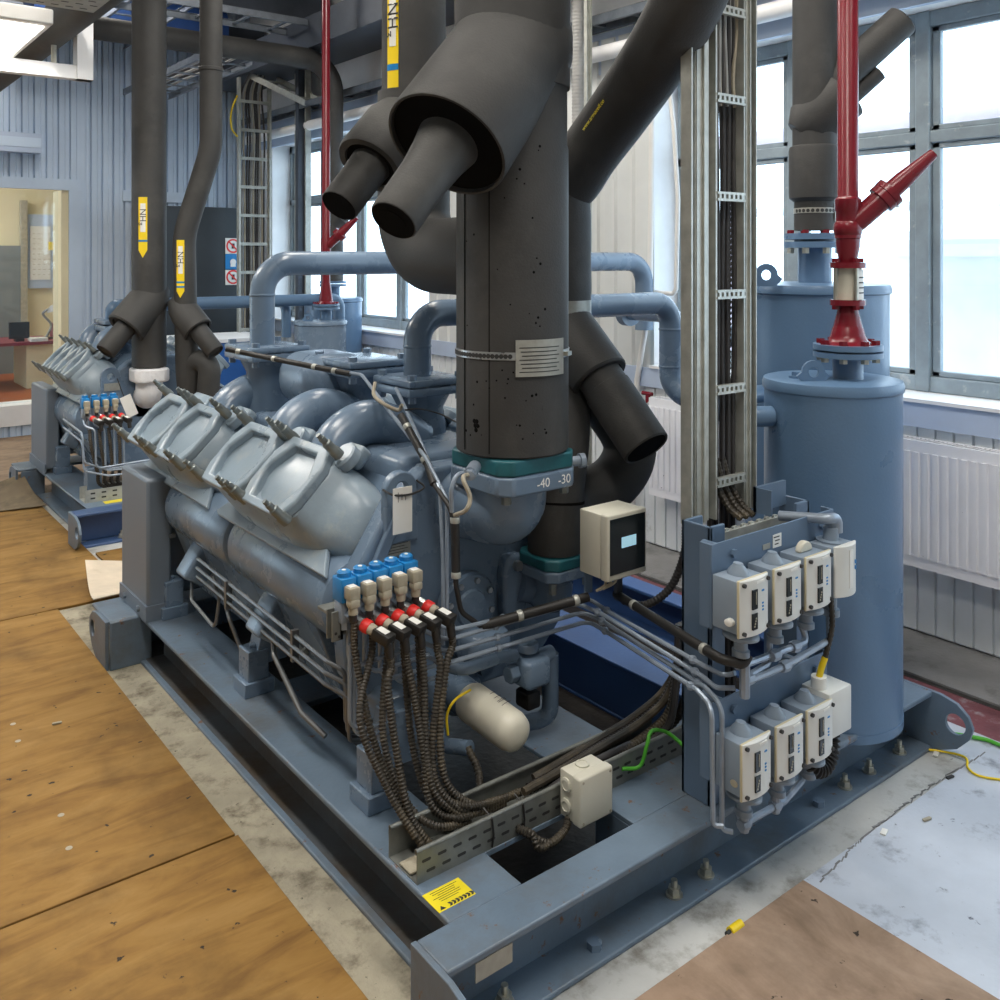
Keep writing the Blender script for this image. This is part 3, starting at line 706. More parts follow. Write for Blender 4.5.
# suction elbow and flange under the thick riser
RX, RY = 1.668, 2.08
MB().tube(fil([(RX-.10, 2.38, .865), (RX-.05, 2.24, .868), (RX-.015, RY, .875), (RX-.01, RY, .95)], .11, 12), .108, 28).obj('suction_elbow', 'machine_paint', cp)
def octp(c, a, ch): return [(c[0]-a, c[1]-a+ch), (c[0]-a+ch, c[1]-a), (c[0]+a-ch, c[1]-a), (c[0]+a, c[1]-a+ch), (c[0]+a, c[1]+a-ch), (c[0]+a-ch, c[1]+a), (c[0]-a+ch, c[1]+a), (c[0]-a, c[1]+a-ch)]
fl = MB().prism(octp((RX, RY), .142, .035), (0, 0, .945), (1, 0, 0), (0, 1, 0), .055).obj('suction_flange', 'machine_paint', cp, bevel=.008)
MB().prism(octp((RX, RY), .140, .035), (0, 0, 1.0), (1, 0, 0), (0, 1, 0), .045).obj('valve_flange', 'teal', cp, bevel=.006)
bolts('flange_bolt', 'plug_steel', cp, [((RX+dx, RY+dy, .922), (0, 0, 1), .014, .024, 0) for dx in (-.105, .105) for dy in (-.105, .105)])
text('-40   -30', 'chalk_marks', 'white_ink', cp, (RX+.035, RY-.142, .971), (1, 0, .0), (0, 0, 1), .036)
MB().cyl((RX+.15, RY-.02, .985), (RX+.225, RY-.04, .985), .015).cyl((RX+.225, RY-.04, .985), (RX+.24, RY-.045, .985), .022).obj('service_valve', 'tube_steel', cp)

# gas collecting elbows and valve housings on the top
yv = {2.60: 1.70, 2.93: 1.67, 3.48: 1.52}
for y, xe in yv.items():
    mb = MB(); mb.tube(smooth_path([(1.33, y-.02, .93), (1.385, y, 1.02), (1.48, y, 1.065), (1.58, y, 1.04), (1.68, y, .98)], 8), .072, 22); mb.obj('gas_elbow', 'machine_paint', cp)
def valve_housing(x, y, zt, hx, hy, low=.92, r=.095):
    mb = MB(); mb.lathe([(r*1.05, 0), (r, .03), (r*.82, zt-low-.10), (r*1.1, zt-low-.05)], (x, y, low), (0, 0, 1), 26)
    h = mb.obj('valve_housing', 'machine_paint', cp)
    mb = MB(); mb.rbox((x, y, zt-.034), (2*hx, 2*hy, .03), (1, 0, 0), (0, 1, 0), .008, 2); mb.rbox((x, y, zt-.006), (2*hx, 2*hy, .024), (1, 0, 0), (0, 1, 0), .008, 2); mb.obj('valve_cover', 'machine_paint', h)
    for sx in (-1, 1):
        for sy in (-1, 1): bolts('cover_bolt', 'machine_paint', h, [((x+sx*(hx-.025), y+sy*(hy-.025), zt+.005), (0, 0, 1), .016, .018, 0), ((x+sx*(hx-.025), y+sy*(hy-.025), zt-.07), (0, 0, 1), .014, .02, 0)])
    return h
valve_housing(1.67, 2.97, 1.225, .125, .15)
valve_housing(1.73, 2.66, 1.185, .12, .12)
valve_housing(1.52, 3.45, 1.245, .12, .14)
MB().rbox((1.62, 3.15, 1.14), (.28, .34, .2), (1, 0, 0), (0, 1, 0), .09, 6).obj('gas_dome', 'machine_paint', cp)
MB().rbox((1.64, 2.95, .94), (.40, 1.25, .12), (1, 0, 0), (0, 1, 0), .03, 3).obj('top_casting', 'machine_paint', cp)
# oil lines at the near end
MB().tube(fil([W(437, 660, Y=2.12), W(460, 671, Y=2.05), W(500, 657, Y=2.05), W(515, 655, Y=2.05)], .05), .017).obj('oil_pipe', 'machine_paint', cp)
ov = W(528, 668, Y=2.05)
mb = MB(); mb.rbox(ov, (.09, .08, .11), (1, 0, 0), (0, 0, 1), .014, 3); mb.cyl(ov+V((0, 0, .05)), ov+V((0, 0, .075)), .03); mb.cyl(ov+V((.03, 0, .02)), ov+V((.09, 0, .02)), .024); mb.bolt(ov+V((-.045, 0, 0)), (-1, 0, 0), .026, .03)
mb.obj('oil_regulator', 'machine_paint', cp, bevel=.003)
MB().tube(fil([ov+V((.085, 0, .02)), ov+V((.085, 0, -.17)), ov+V((.02, .08, -.2))], .05), .025).obj('oil_pipe', 'machine_paint', cp)
MB().rbox(ov+V((0, -.0, -.085)), (.05, .05, .06), (1, 0, 0), (0, 0, 1), .008, 2).obj('solenoid_plug', 'black_rubber', cp)
MB().tube(fil([W(432, 690, Y=2.18), W(440, 745, Y=2.1), W(470, 748, Y=2.0)], .04), .02).obj('drain_pipe', 'machine_paint', cp)
mb = MB(); mb.rbox(W(405, 690, Y=2.26), (.26, .1, .22), (1, 0, 0), (0, 0, 1), .03, 3); mb.rbox(W(455, 690, Y=2.22), (.12, .1, .14), (1, 0, 0), (0, 0, 1), .03, 3); mb.obj('oil_pump_body', 'machine_paint', cp)
# cream oil filter
of = thing('oil_filter', tuple(W(515, 732, Y=1.9)), 'cream spin-on oil filter lying under the near end of the compressor', 'oil filter')
a = V((1.535, 2.11, .345)); b = V((1.535, 1.885, .335))
MB().lathe([(.03, 0), (.050, .004), (.054, .014), (.053, .19), (.047, .212), (.03, .226), (.01, .228)], a, b-a, 30).obj('canister', 'cream', of)
mb = MB(); mb.cyl(a+V((0, .05, .004)), a+V((0, -.006, 0)), .052); mb.obj('filter_base', 'machine_paint', of)
mb = MB()
for i in range(5): mb.tube([(1.535+.0536*math.cos(t*.16-1.9+.0), 2.02-.03*(i % 2)-.012*i, .342+.0536*math.sin(t*.16+.9)) for t in range(0, 6)], .0007, 4)
mb.obj('filter_print', 'ink', of)

# long tubes on the left flank
for i, (z, x) in enumerate(((.525, 1.17), (.495, 1.165), (.465, 1.165))):
    pts = [(x+.02, 3.30-.02*i, z-.02), (x, 3.24, z), (x-.005, 2.25, z-.02), (1.185, 2.19-.01*i, z-.03), (1.185, 2.185-.01*i, .36-.02*i), (1.23, 2.18, .34-.02*i)]
    MB().tube(fil(pts, .02), .0058, 8).obj('oil_tube', 'bronze_tube', cp)
for y in (2.95, 2.45): MB().bx(1.157, 1.178, y, y+.014, .435, .525).obj('tube_clip', 'bronze_tube', cp)
MB().tube(fil([(1.2, 2.68, .43), (1.17, 2.6, .40), (1.17, 2.42, .30), (1.20, 2.33, .26)], .03), .008, 8).obj('oil_tube', 'bronze_tube', cp)
MB().tube(fil([(1.19, 3.36, .40), (1.16, 3.28, .37), (1.16, 3.05, .34), (1.17, 3.04, .44), (1.17, 3.1, .5)], .03), .006, 8).obj('oil_tube', 'bronze_tube', cp)
MB().tube(fil([(1.18, 3.02, .45), (1.17, 2.95, .40), (1.21, 2.88, .24)], .03), .007, 8).obj('oil_tube', 'bronze_tube', cp)

# motor / coupling cabinet at the far end
mo = thing('motor_cabinet', (1.6, 3.8, .19), 'tall grey sheet metal cabinet over the coupling at the far end of the big compressor', 'motor cabinet')
MB().bx(1.115, 1.21, 3.64, 3.98, .215, .735).obj('body', 'panel_grey', mo, bevel=.012)
MB().bx(1.21, 2.1, 3.70, 3.98, .25, .62).obj('body', 'panel_grey', mo, bevel=.012)
mb = MB(); mb.bx(1.108, 1.116, 3.64, 3.98, .19, .25); mb.bx(1.108, 1.30, 3.632, 3.64, .19, .25); mb.bolt((1.108, 3.72, .22), (-1, 0, 0), .012, .01); mb.bolt((1.108, 3.9, .22), (-1, 0, 0), .012, .01); mb.obj('base_angle', 'panel_grey', mo)
mb = MB(); mb.bx(1.20, 1.22, 3.625, 3.64, .50, .515); mb.obj('screw', 'steel', mo)
# ================================================================== PIPES
AX = V((-.68, -.19, -.71)).normalized()
AY = V((.03, -.707, -.707)).normalized()
def patch(c, r, za, zb, a0, a1, m, name, parent, arrow=0, th=.0012, n=10):
    """a label wrapped on a vertical pipe, angles measured from the direction to the room's door side"""
    d0 = V((-SN, -CS, 0)); rr = V((CS, -SN, 0)); mb = MB(); top = []; bot = []
    for k in (0, th):
        for i in range(n+1):
            a = a0+(a1-a0)*i/n; p = V((c[0], c[1], 0))+(d0*math.cos(a)+rr*math.sin(a))*(r+.0006+k)
            s = 1-abs(2*i/n-1)
            top.append(V((p.x, p.y, za))); bot.append(V((p.x, p.y, zb-arrow*s)))
    vs = top+bot; N = n+1; fs = []
    for i in range(n):
        fs.append((N+i, N+i+1, 3*N+i+1, 3*N+i)); fs.append((i, 2*N+i, 2*N+i+1, i+1))
        fs.append((i, N*0+i+1, N*0+i+1, i)) if 0 else None
    fs = []
    T0 = lambda i: i; T1 = lambda i: N+i; B0 = lambda i: 2*N+i; B1 = lambda i: 3*N+i
    for i in range(n):
        fs += [(T1(i), T1(i+1), B1(i+1), B1(i)), (T0(i), B0(i), B0(i+1), T0(i+1)), (T0(i), T0(i+1), T1(i+1), T1(i)), (B0(i), B1(i), B1(i+1), B0(i+1))]
    fs += [(T0(0), T1(0), B1(0), B0(0)), (T0(n), B0(n), B1(n), T1(n))]
    mb.add(vs, fs); return mb.obj(name, m, parent)
def marker(c, r, za, zb, ac, w, parent, bands=1, size=.06, tf=.38):
    """yellow flow marker reading NH3 with coloured bands and an arrow tip"""
    h = w/2/r
    y = patch(c, r, za, zb, ac-h, ac+h, 'yellow', 'flow_marker', parent, arrow=w*.9)
    L = za-zb
    patch(c, r+.0012, za-L*.12, za-L*(.66 if tf < .5 else .71), ac-h*.55, ac+h*.62, 'label_white', 'marker_field', y)
    for i in range(bands): patch(c, r+.0012, zb+L*(.19-.09*i), zb+L*(.155-.09*i), ac-h, ac+h, 'coil_blue', 'marker_band', y)
    d0 = V((-SN, -CS, 0)); rr = V((CS, -SN, 0)); zm = za-L*tf
    def fn(q):
        a = ac+q.y/r; p = V((c[0], c[1], 0))+(d0*math.cos(a)+rr*math.sin(a))*(r+.0046+q.z)
        return V((p.x, p.y, zm-q.x))
    text('NH\u2083', 'marker_text', 'ink', y, (0, 0, 0), (1, 0, 0), (0, 1, 0), size, fn)
    return y

# thick riser with its angled stop valve, all wrapped in black foam
t = thing('insulated_pipe', (RX, RY, 1.04), 'thickest black foam-wrapped riser, with a wide slanting valve sleeve and a strapped plate', 'insulated pipe')
mb = MB(); mb.lathe([(.155, 0), (.162, .006), (.162, .86), (.158, .875), (.158, 1.06)], (RX, RY, 1.046), (0, 0, 1), 44); mb.obj('foam_sleeve', 'foam', t)
mb = MB(); mb.lathe([(.166, 0), (.168, .3), (.158, .40), (.154, 2.1)], (RX, RY, 2.08), (0, 0, 1), 44); mb.obj('foam_sleeve', 'foam', t)
mb = MB(); mb.lathe([(.163, 0), (.1645, .004), (.1645, .02), (.163, .024)], (RX, RY, 2.56), (0, 0, 1), 44); mb.obj('foam_seam', 'foam_end', t)
c0 = V((RX, RY, 2.19))
mb = MB(); mb.lathe([(.05, -.16), (.14, -.12), (.168, -.05), (.172, .0), (.174, .42), (.171, .425), (.164, .425), (.162, .41), (.02, .41)], c0, AX, 48, False); vb = mb.obj('valve_sleeve', 'foam', t)
mb = MB(); mb.lathe([(.161, .4105), (.161, .4125)], c0, AX, 40); mb.obj('sleeve_end', 'foam_end', vb)
mb = MB(); mb.lathe([(.088, .41), (.076, .47), (.067, .55), (.064, .705), (.061, .710)], c0, AX, 32); st = mb.obj('spindle_sleeve', 'foam', t)
mb = MB(); mb.lathe([(.059, .7105), (.059, .7125)], c0, AX, 30); mb.obj('sleeve_end', 'foam_end', st)
mb = MB(); mb.lathe([(.036, .7126), (.036, .7136)], c0, AX, 24); mb.obj('pipe_core', 'foam_end', st)
patch((RX, RY), .162, 1.80, 1.06, -.98, -.955, 'foam_end', 'foam_seam', t, th=.0008)
patch((RX, RY), .162, 1.86, 1.06, -.42, -.405, 'foam_end', 'foam_seam', t, th=.0006)
mb = MB(); mb.lathe([(.1625, 0), (.1645, .001), (.1645, .021), (.1625, .022)], (RX, RY, 1.316), (0, 0, 1), 44, False); sb = mb.obj('perforated_strap', 'steel', t)
d0 = V((-SN, -CS, 0)); rr = V((CS, -SN, 0))
mb = MB()
for i in range(26):
    a = -1.55+i*.075
    if a > .02: break
    n = d0*math.cos(a)+rr*math.sin(a); mb.lathe([(.0065, .1640), (.0065, .1654)], (RX, RY, 1.327), n, 10)
mb.obj('strap_holes', 'ink', sb)
pl = patch((RX, RY), .1655, 1.372, 1.272, .04, 1.0, 'plate_grey', 'rating_plate', t, th=.002)
for i in range(7): patch((RX, RY), .168, 1.352-.011*i, 1.3495-.011*i, .10+.02*(i % 3), .86-.06*(i % 2), 'ink', 'plate_print', pl, th=.0004)
mb = MB(); n = d0*math.cos(1.12)+rr*math.sin(1.12); mb.box(V((RX, RY, 1.327))+n*.168, (.02, .012, .03), n, (0, 0, 1)); mb.obj('strap_buckle', 'zinc_bolt', sb)
# small nicks in the foam
nk = MB()
for i in range(46):
    a = random.uniform(-.95, .6); z = random.choice((random.uniform(1.1, 1.3), random.uniform(1.4, 1.9))); n = d0*math.cos(a)+rr*math.sin(a)
    nk.lathe([(random.uniform(.0015, .0045), .1618), (.001, .1628)], (RX, RY, z), n, 6)
for k in range(5):
    n = d0*math.cos(-.72+.02*k)+rr*math.sin(-.72+.02*k); nk.lathe([(.008, .1612), (.004, .1628)], (RX, RY, 1.145-.012*(k % 3)), n, 7)
stuff(nk.obj('foam_nicks', 'foam_end', t))

# second insulated riser behind, bending into the thick one
QX, QY = 1.69, 2.64
t = thing('insulated_pipe', (QX, QY, 1.5), 'black foam pipe with a yellow marker, bending into the back of the thickest riser', 'insulated pipe')
MB().tube(fil([(QX, QY, 4.19), (QX, QY, 2.14)], .1), .108, 32).obj('foam_sleeve', 'foam', t)
MB().tube(fil([(QX, QY, 2.15), (QX, QY, 1.60), (RX, 2.16, 1.60)], .16, 12), .122, 32).obj('foam_elbow', 'foam', t)
c1 = V((QX, QY, 2.10))
mb = MB(); mb.lathe([(.05, -.03), (.095, .05), (.116, .12), (.118, .29), (.112, .30), (.09, .30), (.088, .29)], c1, AX, 36); mb.obj('valve_sleeve', 'foam', t)
mb = MB(); mb.lathe([(.068, .285), (.064, .36), (.062, .485), (.060, .488)], c1, AX, 28); st = mb.obj('spindle_sleeve', 'foam', t)
mb = MB(); mb.lathe([(.058, .4885), (.058, .490)], c1, AX, 28); mb.obj('sleeve_end', 'foam_end', st)
mb = MB(); mb.lathe([(.088, .2905), (.088, .2915)], c1, AX, 28); mb.obj('sleeve_end', 'foam_end', t)
marker((QX, QY), .108, 2.70, 2.12, -.60, .047, t, 1, .06, .56)

# right hand riser: slanting foam pipe, valve, rear flange
BX, BY = 2.10, 2.35
t = thing('insulated_pipe', (BX, BY, .6), 'black foam pipe slanting up behind the thickest riser, teal flange at its foot', 'insulated pipe')
D3 = (BX*SN+BY*CS)
MB().tube([(BX, BY, 1.20), (BX, BY, 1.5)]+smooth_path([(BX, BY, 1.72), (BX, BY, 1.82), W(574, 178, D=D3-.02), W(590, 152, D=D3-.1), W(622, 108, D=D3-.26), W(657, 56, D=D3-.45), W(685, 6, D=D3-.62), W(702, -40, D=D3-.72), W(711, -110, D=D3-.78), W(713, -200, D=D3-.8), W(713, -500, D=D3-.8)], 8), .100, 32).obj('foam_sleeve', 'foam', t)
mb = MB()
mb.lathe([(.098, 0), (.1005, .001), (.1005, .086), (.098, .087)], (BX, BY, 1.365), (0, 0, 1), 32, False); sp = mb.obj('metal_collar', 'plate_grey', t)
c2 = V((BX, BY, 1.38))
mb = MB(); mb.lathe([(.05, -.14), (.095, -.05), (.10, .25), (.094, .256), (.08, .255), (.079, .24)], c2, AY, 36); mb.obj('valve_sleeve', 'foam', t)
mb = MB(); mb.lathe([(.076, .22), (.076, .30), (.080, .302), (.078, .53), (.074, .535), (.070, .528), (.02, .520)], c2, AY, 32); st = mb.obj('spindle_sleeve', 'foam', t)
mb = MB(); mb.lathe([(.068, .5305), (.068, .5325)], c2, AY, 28); mb.obj('sleeve_end', 'foam_end', st)
FX, FY = 1.885, 2.14
MB().tube(smooth_path([(FX, FY, .695), (FX+.002, FY+.002, .78), (FX+.03, FY+.02, .90), (2.0, 2.23, 1.03), (2.10, 2.34, 1.20)], 8), .085, 30).obj('foam_sleeve', 'foam', t)
MB().tube(smooth_path([(2.12, 2.33, 1.22), (2.23, 2.25, 1.08), (2.285, 2.21, .95), (2.22, 2.22, .84), (2.05, 2.25, .78), (1.90, 2.16, .78)], 8), .090, 28).obj('foam_elbow', 'foam', t)
MB().lathe([(.0855, 0), (.0875, .002), (.0875, .008), (.0855, .010)], (FX+.012, FY+.008, .835), (.12, .1, 1), 30, False).obj('foam_seam', 'foam_end', t)
MB().prism(octp((FX, FY), .094, .03), (0, 0, .625), (1, 0, 0), (0, 1, 0), .034).obj('pipe_flange', 'machine_paint', t, bevel=.006)
MB().prism(octp((FX, FY), .092, .03), (0, 0, .6595), (1, 0, 0), (0, 1, 0), .034).obj('pipe_flange', 'teal', t, bevel=.006)
bolts('flange_bolt', 'plug_steel', t, [((FX+.068*sx, FY+.068*sy, .592), (0, 0, 1), .013, .032, 0) for sx in (-1, 1) for sy in (-1, 1)])
# maker's print along the slanting part
A_, B_ = W(590, 152, D=D3-.1), W(622, 108, D=D3-.26)
T_ = (B_-A_).normalized(); n_ = -(A_.lerp(B_, .7)-V((0, 0, H))); n_ = (n_-T_*n_.dot(T_)).normalized(); b_ = n_.cross(T_)
def prn(q):
    a = .62+q.y/.1; return A_+T_*(.20+q.x)+n_*(.1022*math.cos(a)+q.z)+b_*(.1022*math.sin(a))
text('www.armacell.com', 'pipe_print', 'yellow_sticker', t, (0, 0, 0), (1, 0, 0), (0, 1, 0), .020, prn)

# grey-blue discharge pipes
DX, DY = 1.51, 3.47
MBp = MB(); MBp.tube(fil([(DX, DY, 1.25), (DX, DY, 1.57), (3.70, DY, 1.57), (3.70, DY, 1.20)], .12, 10), .049, 24)
t = tag(MBp.obj('steel_pipe', 'machine_paint'), 'upper grey-blue steel pipe rising from the far valve housing, then running level', 'pipe')
MB().lathe([(.0495, 0), (.0512, .003), (.0512, .008), (.0495, .011)], (DX, DY, 1.44), (0, 0, 1), 24, False).obj('weld_seam', 'machine_paint', t)
EX, EY = 1.73, 2.68
px = tag(MB().tube(fil([(EX, EY, 1.185), (EX, EY, 1.40), (3.02, EY, 1.40), (3.02, EY, 1.0), (3.14, 2.30, 1.0)], .10, 10), .0475, 24).obj('steel_pipe', 'machine_paint'), 'lower grey-blue steel pipe bending down beside the cable ladder', 'pipe')
MB().lathe([(.0478, 0), (.0495, .003), (.0495, .008), (.0478, .011)], (EX, EY, 1.285), (0, 0, 1), 24, False).obj('weld_seam', 'machine_paint', px)
for z in (1.28, 1.12): MB().lathe([(.0478, 0), (.0495, .003), (.0495, .008), (.0478, .011)], (3.02, EY, z), (0, 0, 1), 24, False).obj('weld_seam', 'machine_paint', px)
tag(MB().tube(fil([(3.3, 3.2, 1.33), (3.3, 2.98, 1.33), (3.3, 2.75, 1.25), (3.25, 2.3, 1.25)], .08), .045, 20).cyl((3.3, 3.18, 1.33), (3.3, 3.22, 1.33), .075).obj('steel_pipe', 'machine_paint'), 'short flanged grey-blue pipe behind the ladder beside the radiator', 'pipe')

# ------------------------------------------------------------------ tanks of the front unit
def lug(mb, x, y, z, u=(1, 0, 0), r=.034):
    n = 18; out = []; inn = []
    for i in range(n):
        a = 2*math.pi*i/n; dx, dz = math.cos(a), math.sin(a)
        out.append((r*dx if dz > -.2 else 1.5*r*(1 if dx > 0 else -1)*max(.6, abs(dx)), max(-r, r*dz))); inn.append((.45*r*dx, .45*r*dz))
    mb.ringprism(out, inn, (x, y, z+r), u, (0, 0, 1), .012)
TX, TY = 2.63, 1.66
t = thing('separator_tank', (TX, TY, .14), 'upright grey-blue cylinder standing on the front beam, red pipe on its lid', 'tank')
mb = MB(); mb.lathe([(.20, 0), (.2095, .004), (.2095, .03)], (TX, TY, .155), (0, 0, 1), 56); mb.obj('base_ring', 'windowlit_paint', t)
mb = MB(); mb.lathe([(.2075, 0), (.2075, 1.01)], (TX, TY, .185), (0, 0, 1), 56); mb.obj('shell', 'windowlit_paint', t)
mb = MB(); mb.lathe([(.2080, 0), (.2125, .005), (.2135, .02), (.2085, .034), (.20, .036), (.02, .038)], (TX, TY, 1.178), (0, 0, 1), 56); mb.obj('lid', 'windowlit_paint', t)
mb = MB(); q = W(818, 380, Z=1.214); lug(mb, q.x-.03, q.y, 1.206, (.79, -.61, 0), .036); mb.obj('lifting_lug', 'windowlit_paint', t)
mb = MB(); q = W(797, 378, Z=1.214); mb.cyl((q.x, q.y, 1.212), (q.x, q.y, 1.222), .026); mb.bolt((q.x, q.y, 1.222), (0, 0, 1), .018, .012); mb.obj('plug', 'windowlit_paint', t)
NX, NY = 2.655, 1.62
mb = MB(); mb.lathe([(.050, 0), (.046, .006), (.046, .075)], (NX, NY, 1.21), (0, 0, 1), 28); mb.obj('nozzle', 'windowlit_paint', t)
mb = MB(); mb.cyl((NX, NY, 1.283), (NX, NY, 1.300), .105, n=36); mb.cyl((NX, NY, 1.306), (NX, NY, 1.323), .105, n=36); mb.cyl((NX, NY, 1.298), (NX, NY, 1.308), .07, n=24); mb.obj('flange', 'windowlit_paint', t)
for i in range(8):
    a = 2*math.pi*(i+.5)/8; p = (NX+.083*math.cos(a), NY+.083*math.sin(a))
    bolts('flange_nut', 'zinc_bolt', t, [((p[0], p[1], 1.268), (0, 0, 1), .013, .016, 0)]); bolts('flange_bolt', 'red_paint', t, [((p[0], p[1], 1.323), (0, 0, 1), .014, .014, 0)])
MB().tube(fil([(2.44, 1.75, 1.10), (2.36, 1.79, 1.10), (2.42, 2.05, 1.10), (2.95, 2.06, 1.10)], .05), .032, 18).obj('link_pipe', 'windowlit_paint', t)

UX, UY = 3.185, 2.085
t = thing('separator_tank', (UX, UY, .19), 'tallest and widest grey-blue tank, behind the cable ladder and the tank with the red pipe', 'tank')
MB().lathe([(.27, 0), (.27, 1.27)], (UX, UY, .19), (0, 0, 1), 56).obj('shell', 'windowlit_paint', t)
mb = MB(); mb.lathe([(.272, 0), (.278, .005), (.278, .022), (.272, .036), (.24, .04), (.02, .042)], (UX, UY, 1.455), (0, 0, 1), 56); mb.obj('lid', 'windowlit_paint', t)
mb = MB(); q = W(769, 268, D=3.42); lug(mb, q.x-.02, q.y, 1.488, (.79, -.61, 0), .042); mb.obj('lifting_lug', 'windowlit_paint', t)
MB().cyl((UX, UY, 1.49), (UX, UY, 1.635), .063, n=28).obj('nozzle', 'windowlit_paint', t)
mb = MB(); mb.cyl((UX, UY, 1.632), (UX, UY, 1.655), .118, n=36); mb.cyl((UX, UY, 1.664), (UX, UY, 1.687), .118, n=36); mb.cyl((UX, UY, 1.65), (UX, UY, 1.67), .08, n=24); mb.obj('flange', 'windowlit_paint', t)
for i in range(8):
    a = 2*math.pi*(i+.3)/8; p = (UX+.097*math.cos(a), UY+.097*math.sin(a))
    bolts('flange_nut', 'zinc_bolt', t, [((p[0], p[1], 1.610), (0, 0, 1), .014, .022, 0)]); bolts('flange_bolt', 'red_paint', t, [((p[0], p[1], 1.687), (0, 0, 1), .014, .014, 0)])
MB().cyl((UX, UY, 0), (UX, UY, .19), .20, n=40).obj('tank_foot', 'bluelit_paint', t)

t = thing('insulated_pipe', (UX, UY, 1.69), 'black foam-wrapped riser on the tallest tank, in front of the window', 'insulated pipe')
mb = MB(); mb.lathe([(.078, 0), (.078, .11), (.096, .125), (.098, .15), (.098, .31), (.094, .325), (.084, .33), (.084, 2.49)], (UX, UY, 1.70), (0, 0, 1), 36); mb.obj('foam_sleeve', 'foam', t)
mb = MB(); mb.lathe([(.0788, 0), (.0800, .001), (.0800, .020), (.0788, .021)], (UX, UY, 1.765), (0, 0, 1), 32, False); sb = mb.obj('perforated_strap', 'plate_grey', t)
mb = MB()
for i in range(11):
    a = -1.3+i*.22; n = d0*math.cos(a)+rr*math.sin(a); mb.lathe([(.007, .0795), (.007, .0806)], (UX, UY, 1.775), n, 10)
mb.obj('strap_holes', 'ink', sb)
patch((UX, UY), .0808, 1.80, 1.735, .78, 1.5, 'label_white', 'tag_plate', t, th=.002)
AB = V((.45, -.50, .62)).normalized(); c3 = V((UX, UY, 2.13))
mb = MB(); mb.lathe([(.06, -.08), (.10, -.03), (.105, .14), (.10, .145)], c3, AB, 32); mb.obj('valve_sleeve', 'foam', t)
c4 = V((UX+.02, UY-.02, 2.235))
mb = MB(); mb.lathe([(.066, .0), (.064, .40), (.06, .404)], c4, AB, 28); mb.obj('spindle_sleeve', 'foam', t)
mb = MB(); mb.lathe([(.055, .4045), (.055, .4065)], c4, AB, 28); mb.obj('sleeve_end', 'foam_end', t)
mb = MB(); mb.lathe([(.035, .1), (.034, .30)], c3+V((.03, 0, -.02)), AB, 20); mb.obj('spindle_sleeve', 'foam', t)

# red line on the near tank
t = thing('red_pipe', (NX, NY, 1.323), 'dark red pipe with a slanting valve rising from the near tank', 'red pipe')
mb = MB(); mb.lathe([(.085, 0), (.072, .004), (.06, .012), (.052, .03), (.047, .05), (.044, .055), (.043, .06), (.026, .13)], (NX, NY, 1.323), (0, 0, 1), 32); mb.obj('reducer', 'red_paint', t)
for z in (1.445, 1.562): MB().cyl((NX, NY, z), (NX, NY, z+.0175), .054, n=30).obj('valve_flange', 'red_paint', t)
for i in range(4):
    a = math.pi/4+i*math.pi/2+.35; p = (NX+.044*math.cos(a), NY+.044*math.sin(a))
    bolts('flange_bolt', 'red_paint', t, [((p[0], p[1], 1.432), (0, 0, 1), .012, .013, 0), ((p[0], p[1], 1.58), (0, 0, 1), .012, .013, 0)])
    MB().cyl((p[0], p[1], 1.46), (p[0], p[1], 1.564), .006, n=10).obj('tie_rod', 'zinc_bolt', t)
vb = MB().cyl((NX, NY, 1.462), (NX, NY, 1.562), .034, n=28).obj('check_valve', 'cream', t)
patch((NX, NY), .045, 1.558, 1.464, .25, 1.35, 'label_white', 'valve_label', vb, th=.001)
for i in range(4): patch((NX, NY), .0465, 1.535-.016*i, 1.531-.016*i, .40, 1.1-.1*(i % 2), 'ink', 'label_print', vb, th=.0004)
mb = MB(); mb.lathe([(.026, 0), (.036, .05), (.037, .075), (.040, .078), (.040, .10), (.037, .105), (.037, .16), (.040, .165), (.040, .20), (.034, .206), (.0315, .21), (.0315, 2.40)], (NX, NY, 1.578), (0, 0, 1), 30); mb.obj('riser', 'red_paint', t)
c5 = V((NX, NY, 1.685))
mb = MB(); mb.ball(c5, .045); mb.lathe([(.034, 0), (.036, .13), (.046, .132), (.046, .155), (.048, .157), (.048, .176), (.030, .18)], c5, AB, 28); mb.obj('valve_body', 'red_paint', t)
mb = MB(); mb.lathe([(.030, .18), (.029, .225), (.017, .34), (.0165, .345)], c5, AB, 24); mb.obj('valve_cap', 'red_paint', t)
mb = MB(); mb.tube([c5+AB*.177+V((.03, 0, -.03)), c5+AB*.177+V((.035, 0, -.05))], .006); mb.obj('cap_screw', 'steel', t)
# ================================================================== SWITCH PANEL
t = thing('switch_panel', (2.0, 1.55, .19), 'blue-grey steel column with two mounting plates in front of the cable ladder', 'panel')
mb = MB(); mb.bx(1.875, 1.885, 1.53, 1.625, .19, .905); mb.bx(1.875, 1.935, 1.53, 1.54, .19, .905); mb.bx(1.875, 1.95, 1.615, 1.625, .19, .905); mb.obj('column', 'panel_blue', t, bevel=.002)
mb = MB(); mb.bx(2.30, 2.31, 1.53, 1.625, .19, .905); mb.bx(2.25, 2.31, 1.53, 1.54, .19, .905); mb.obj('column', 'panel_blue', t, bevel=.002)
for z0, z1, x1 in ((.695, .90, 2.30), (.325, .515, 2.27)):
    mb = MB(); mb.bx(1.779, x1, 1.447, 1.452, z0, z1); mb.bx(1.779, 1.784, 1.452, 1.485, z0, z1); mb.bx(x1-.005, x1, 1.452, 1.485, z0, z1)
    p = mb.obj('mounting_plate', 'panel_blue', t, bevel=.0015)
    for x in (1.86, x1-.06): mb = MB(); mb.cyl((x, 1.4465, z1-.035), (x, 1.54, z1-.035), .012); mb.bolt((x, 1.447, z1-.035), (0, -1, 0), .011, .01); mb.obj('standoff', 'panel_blue', t)
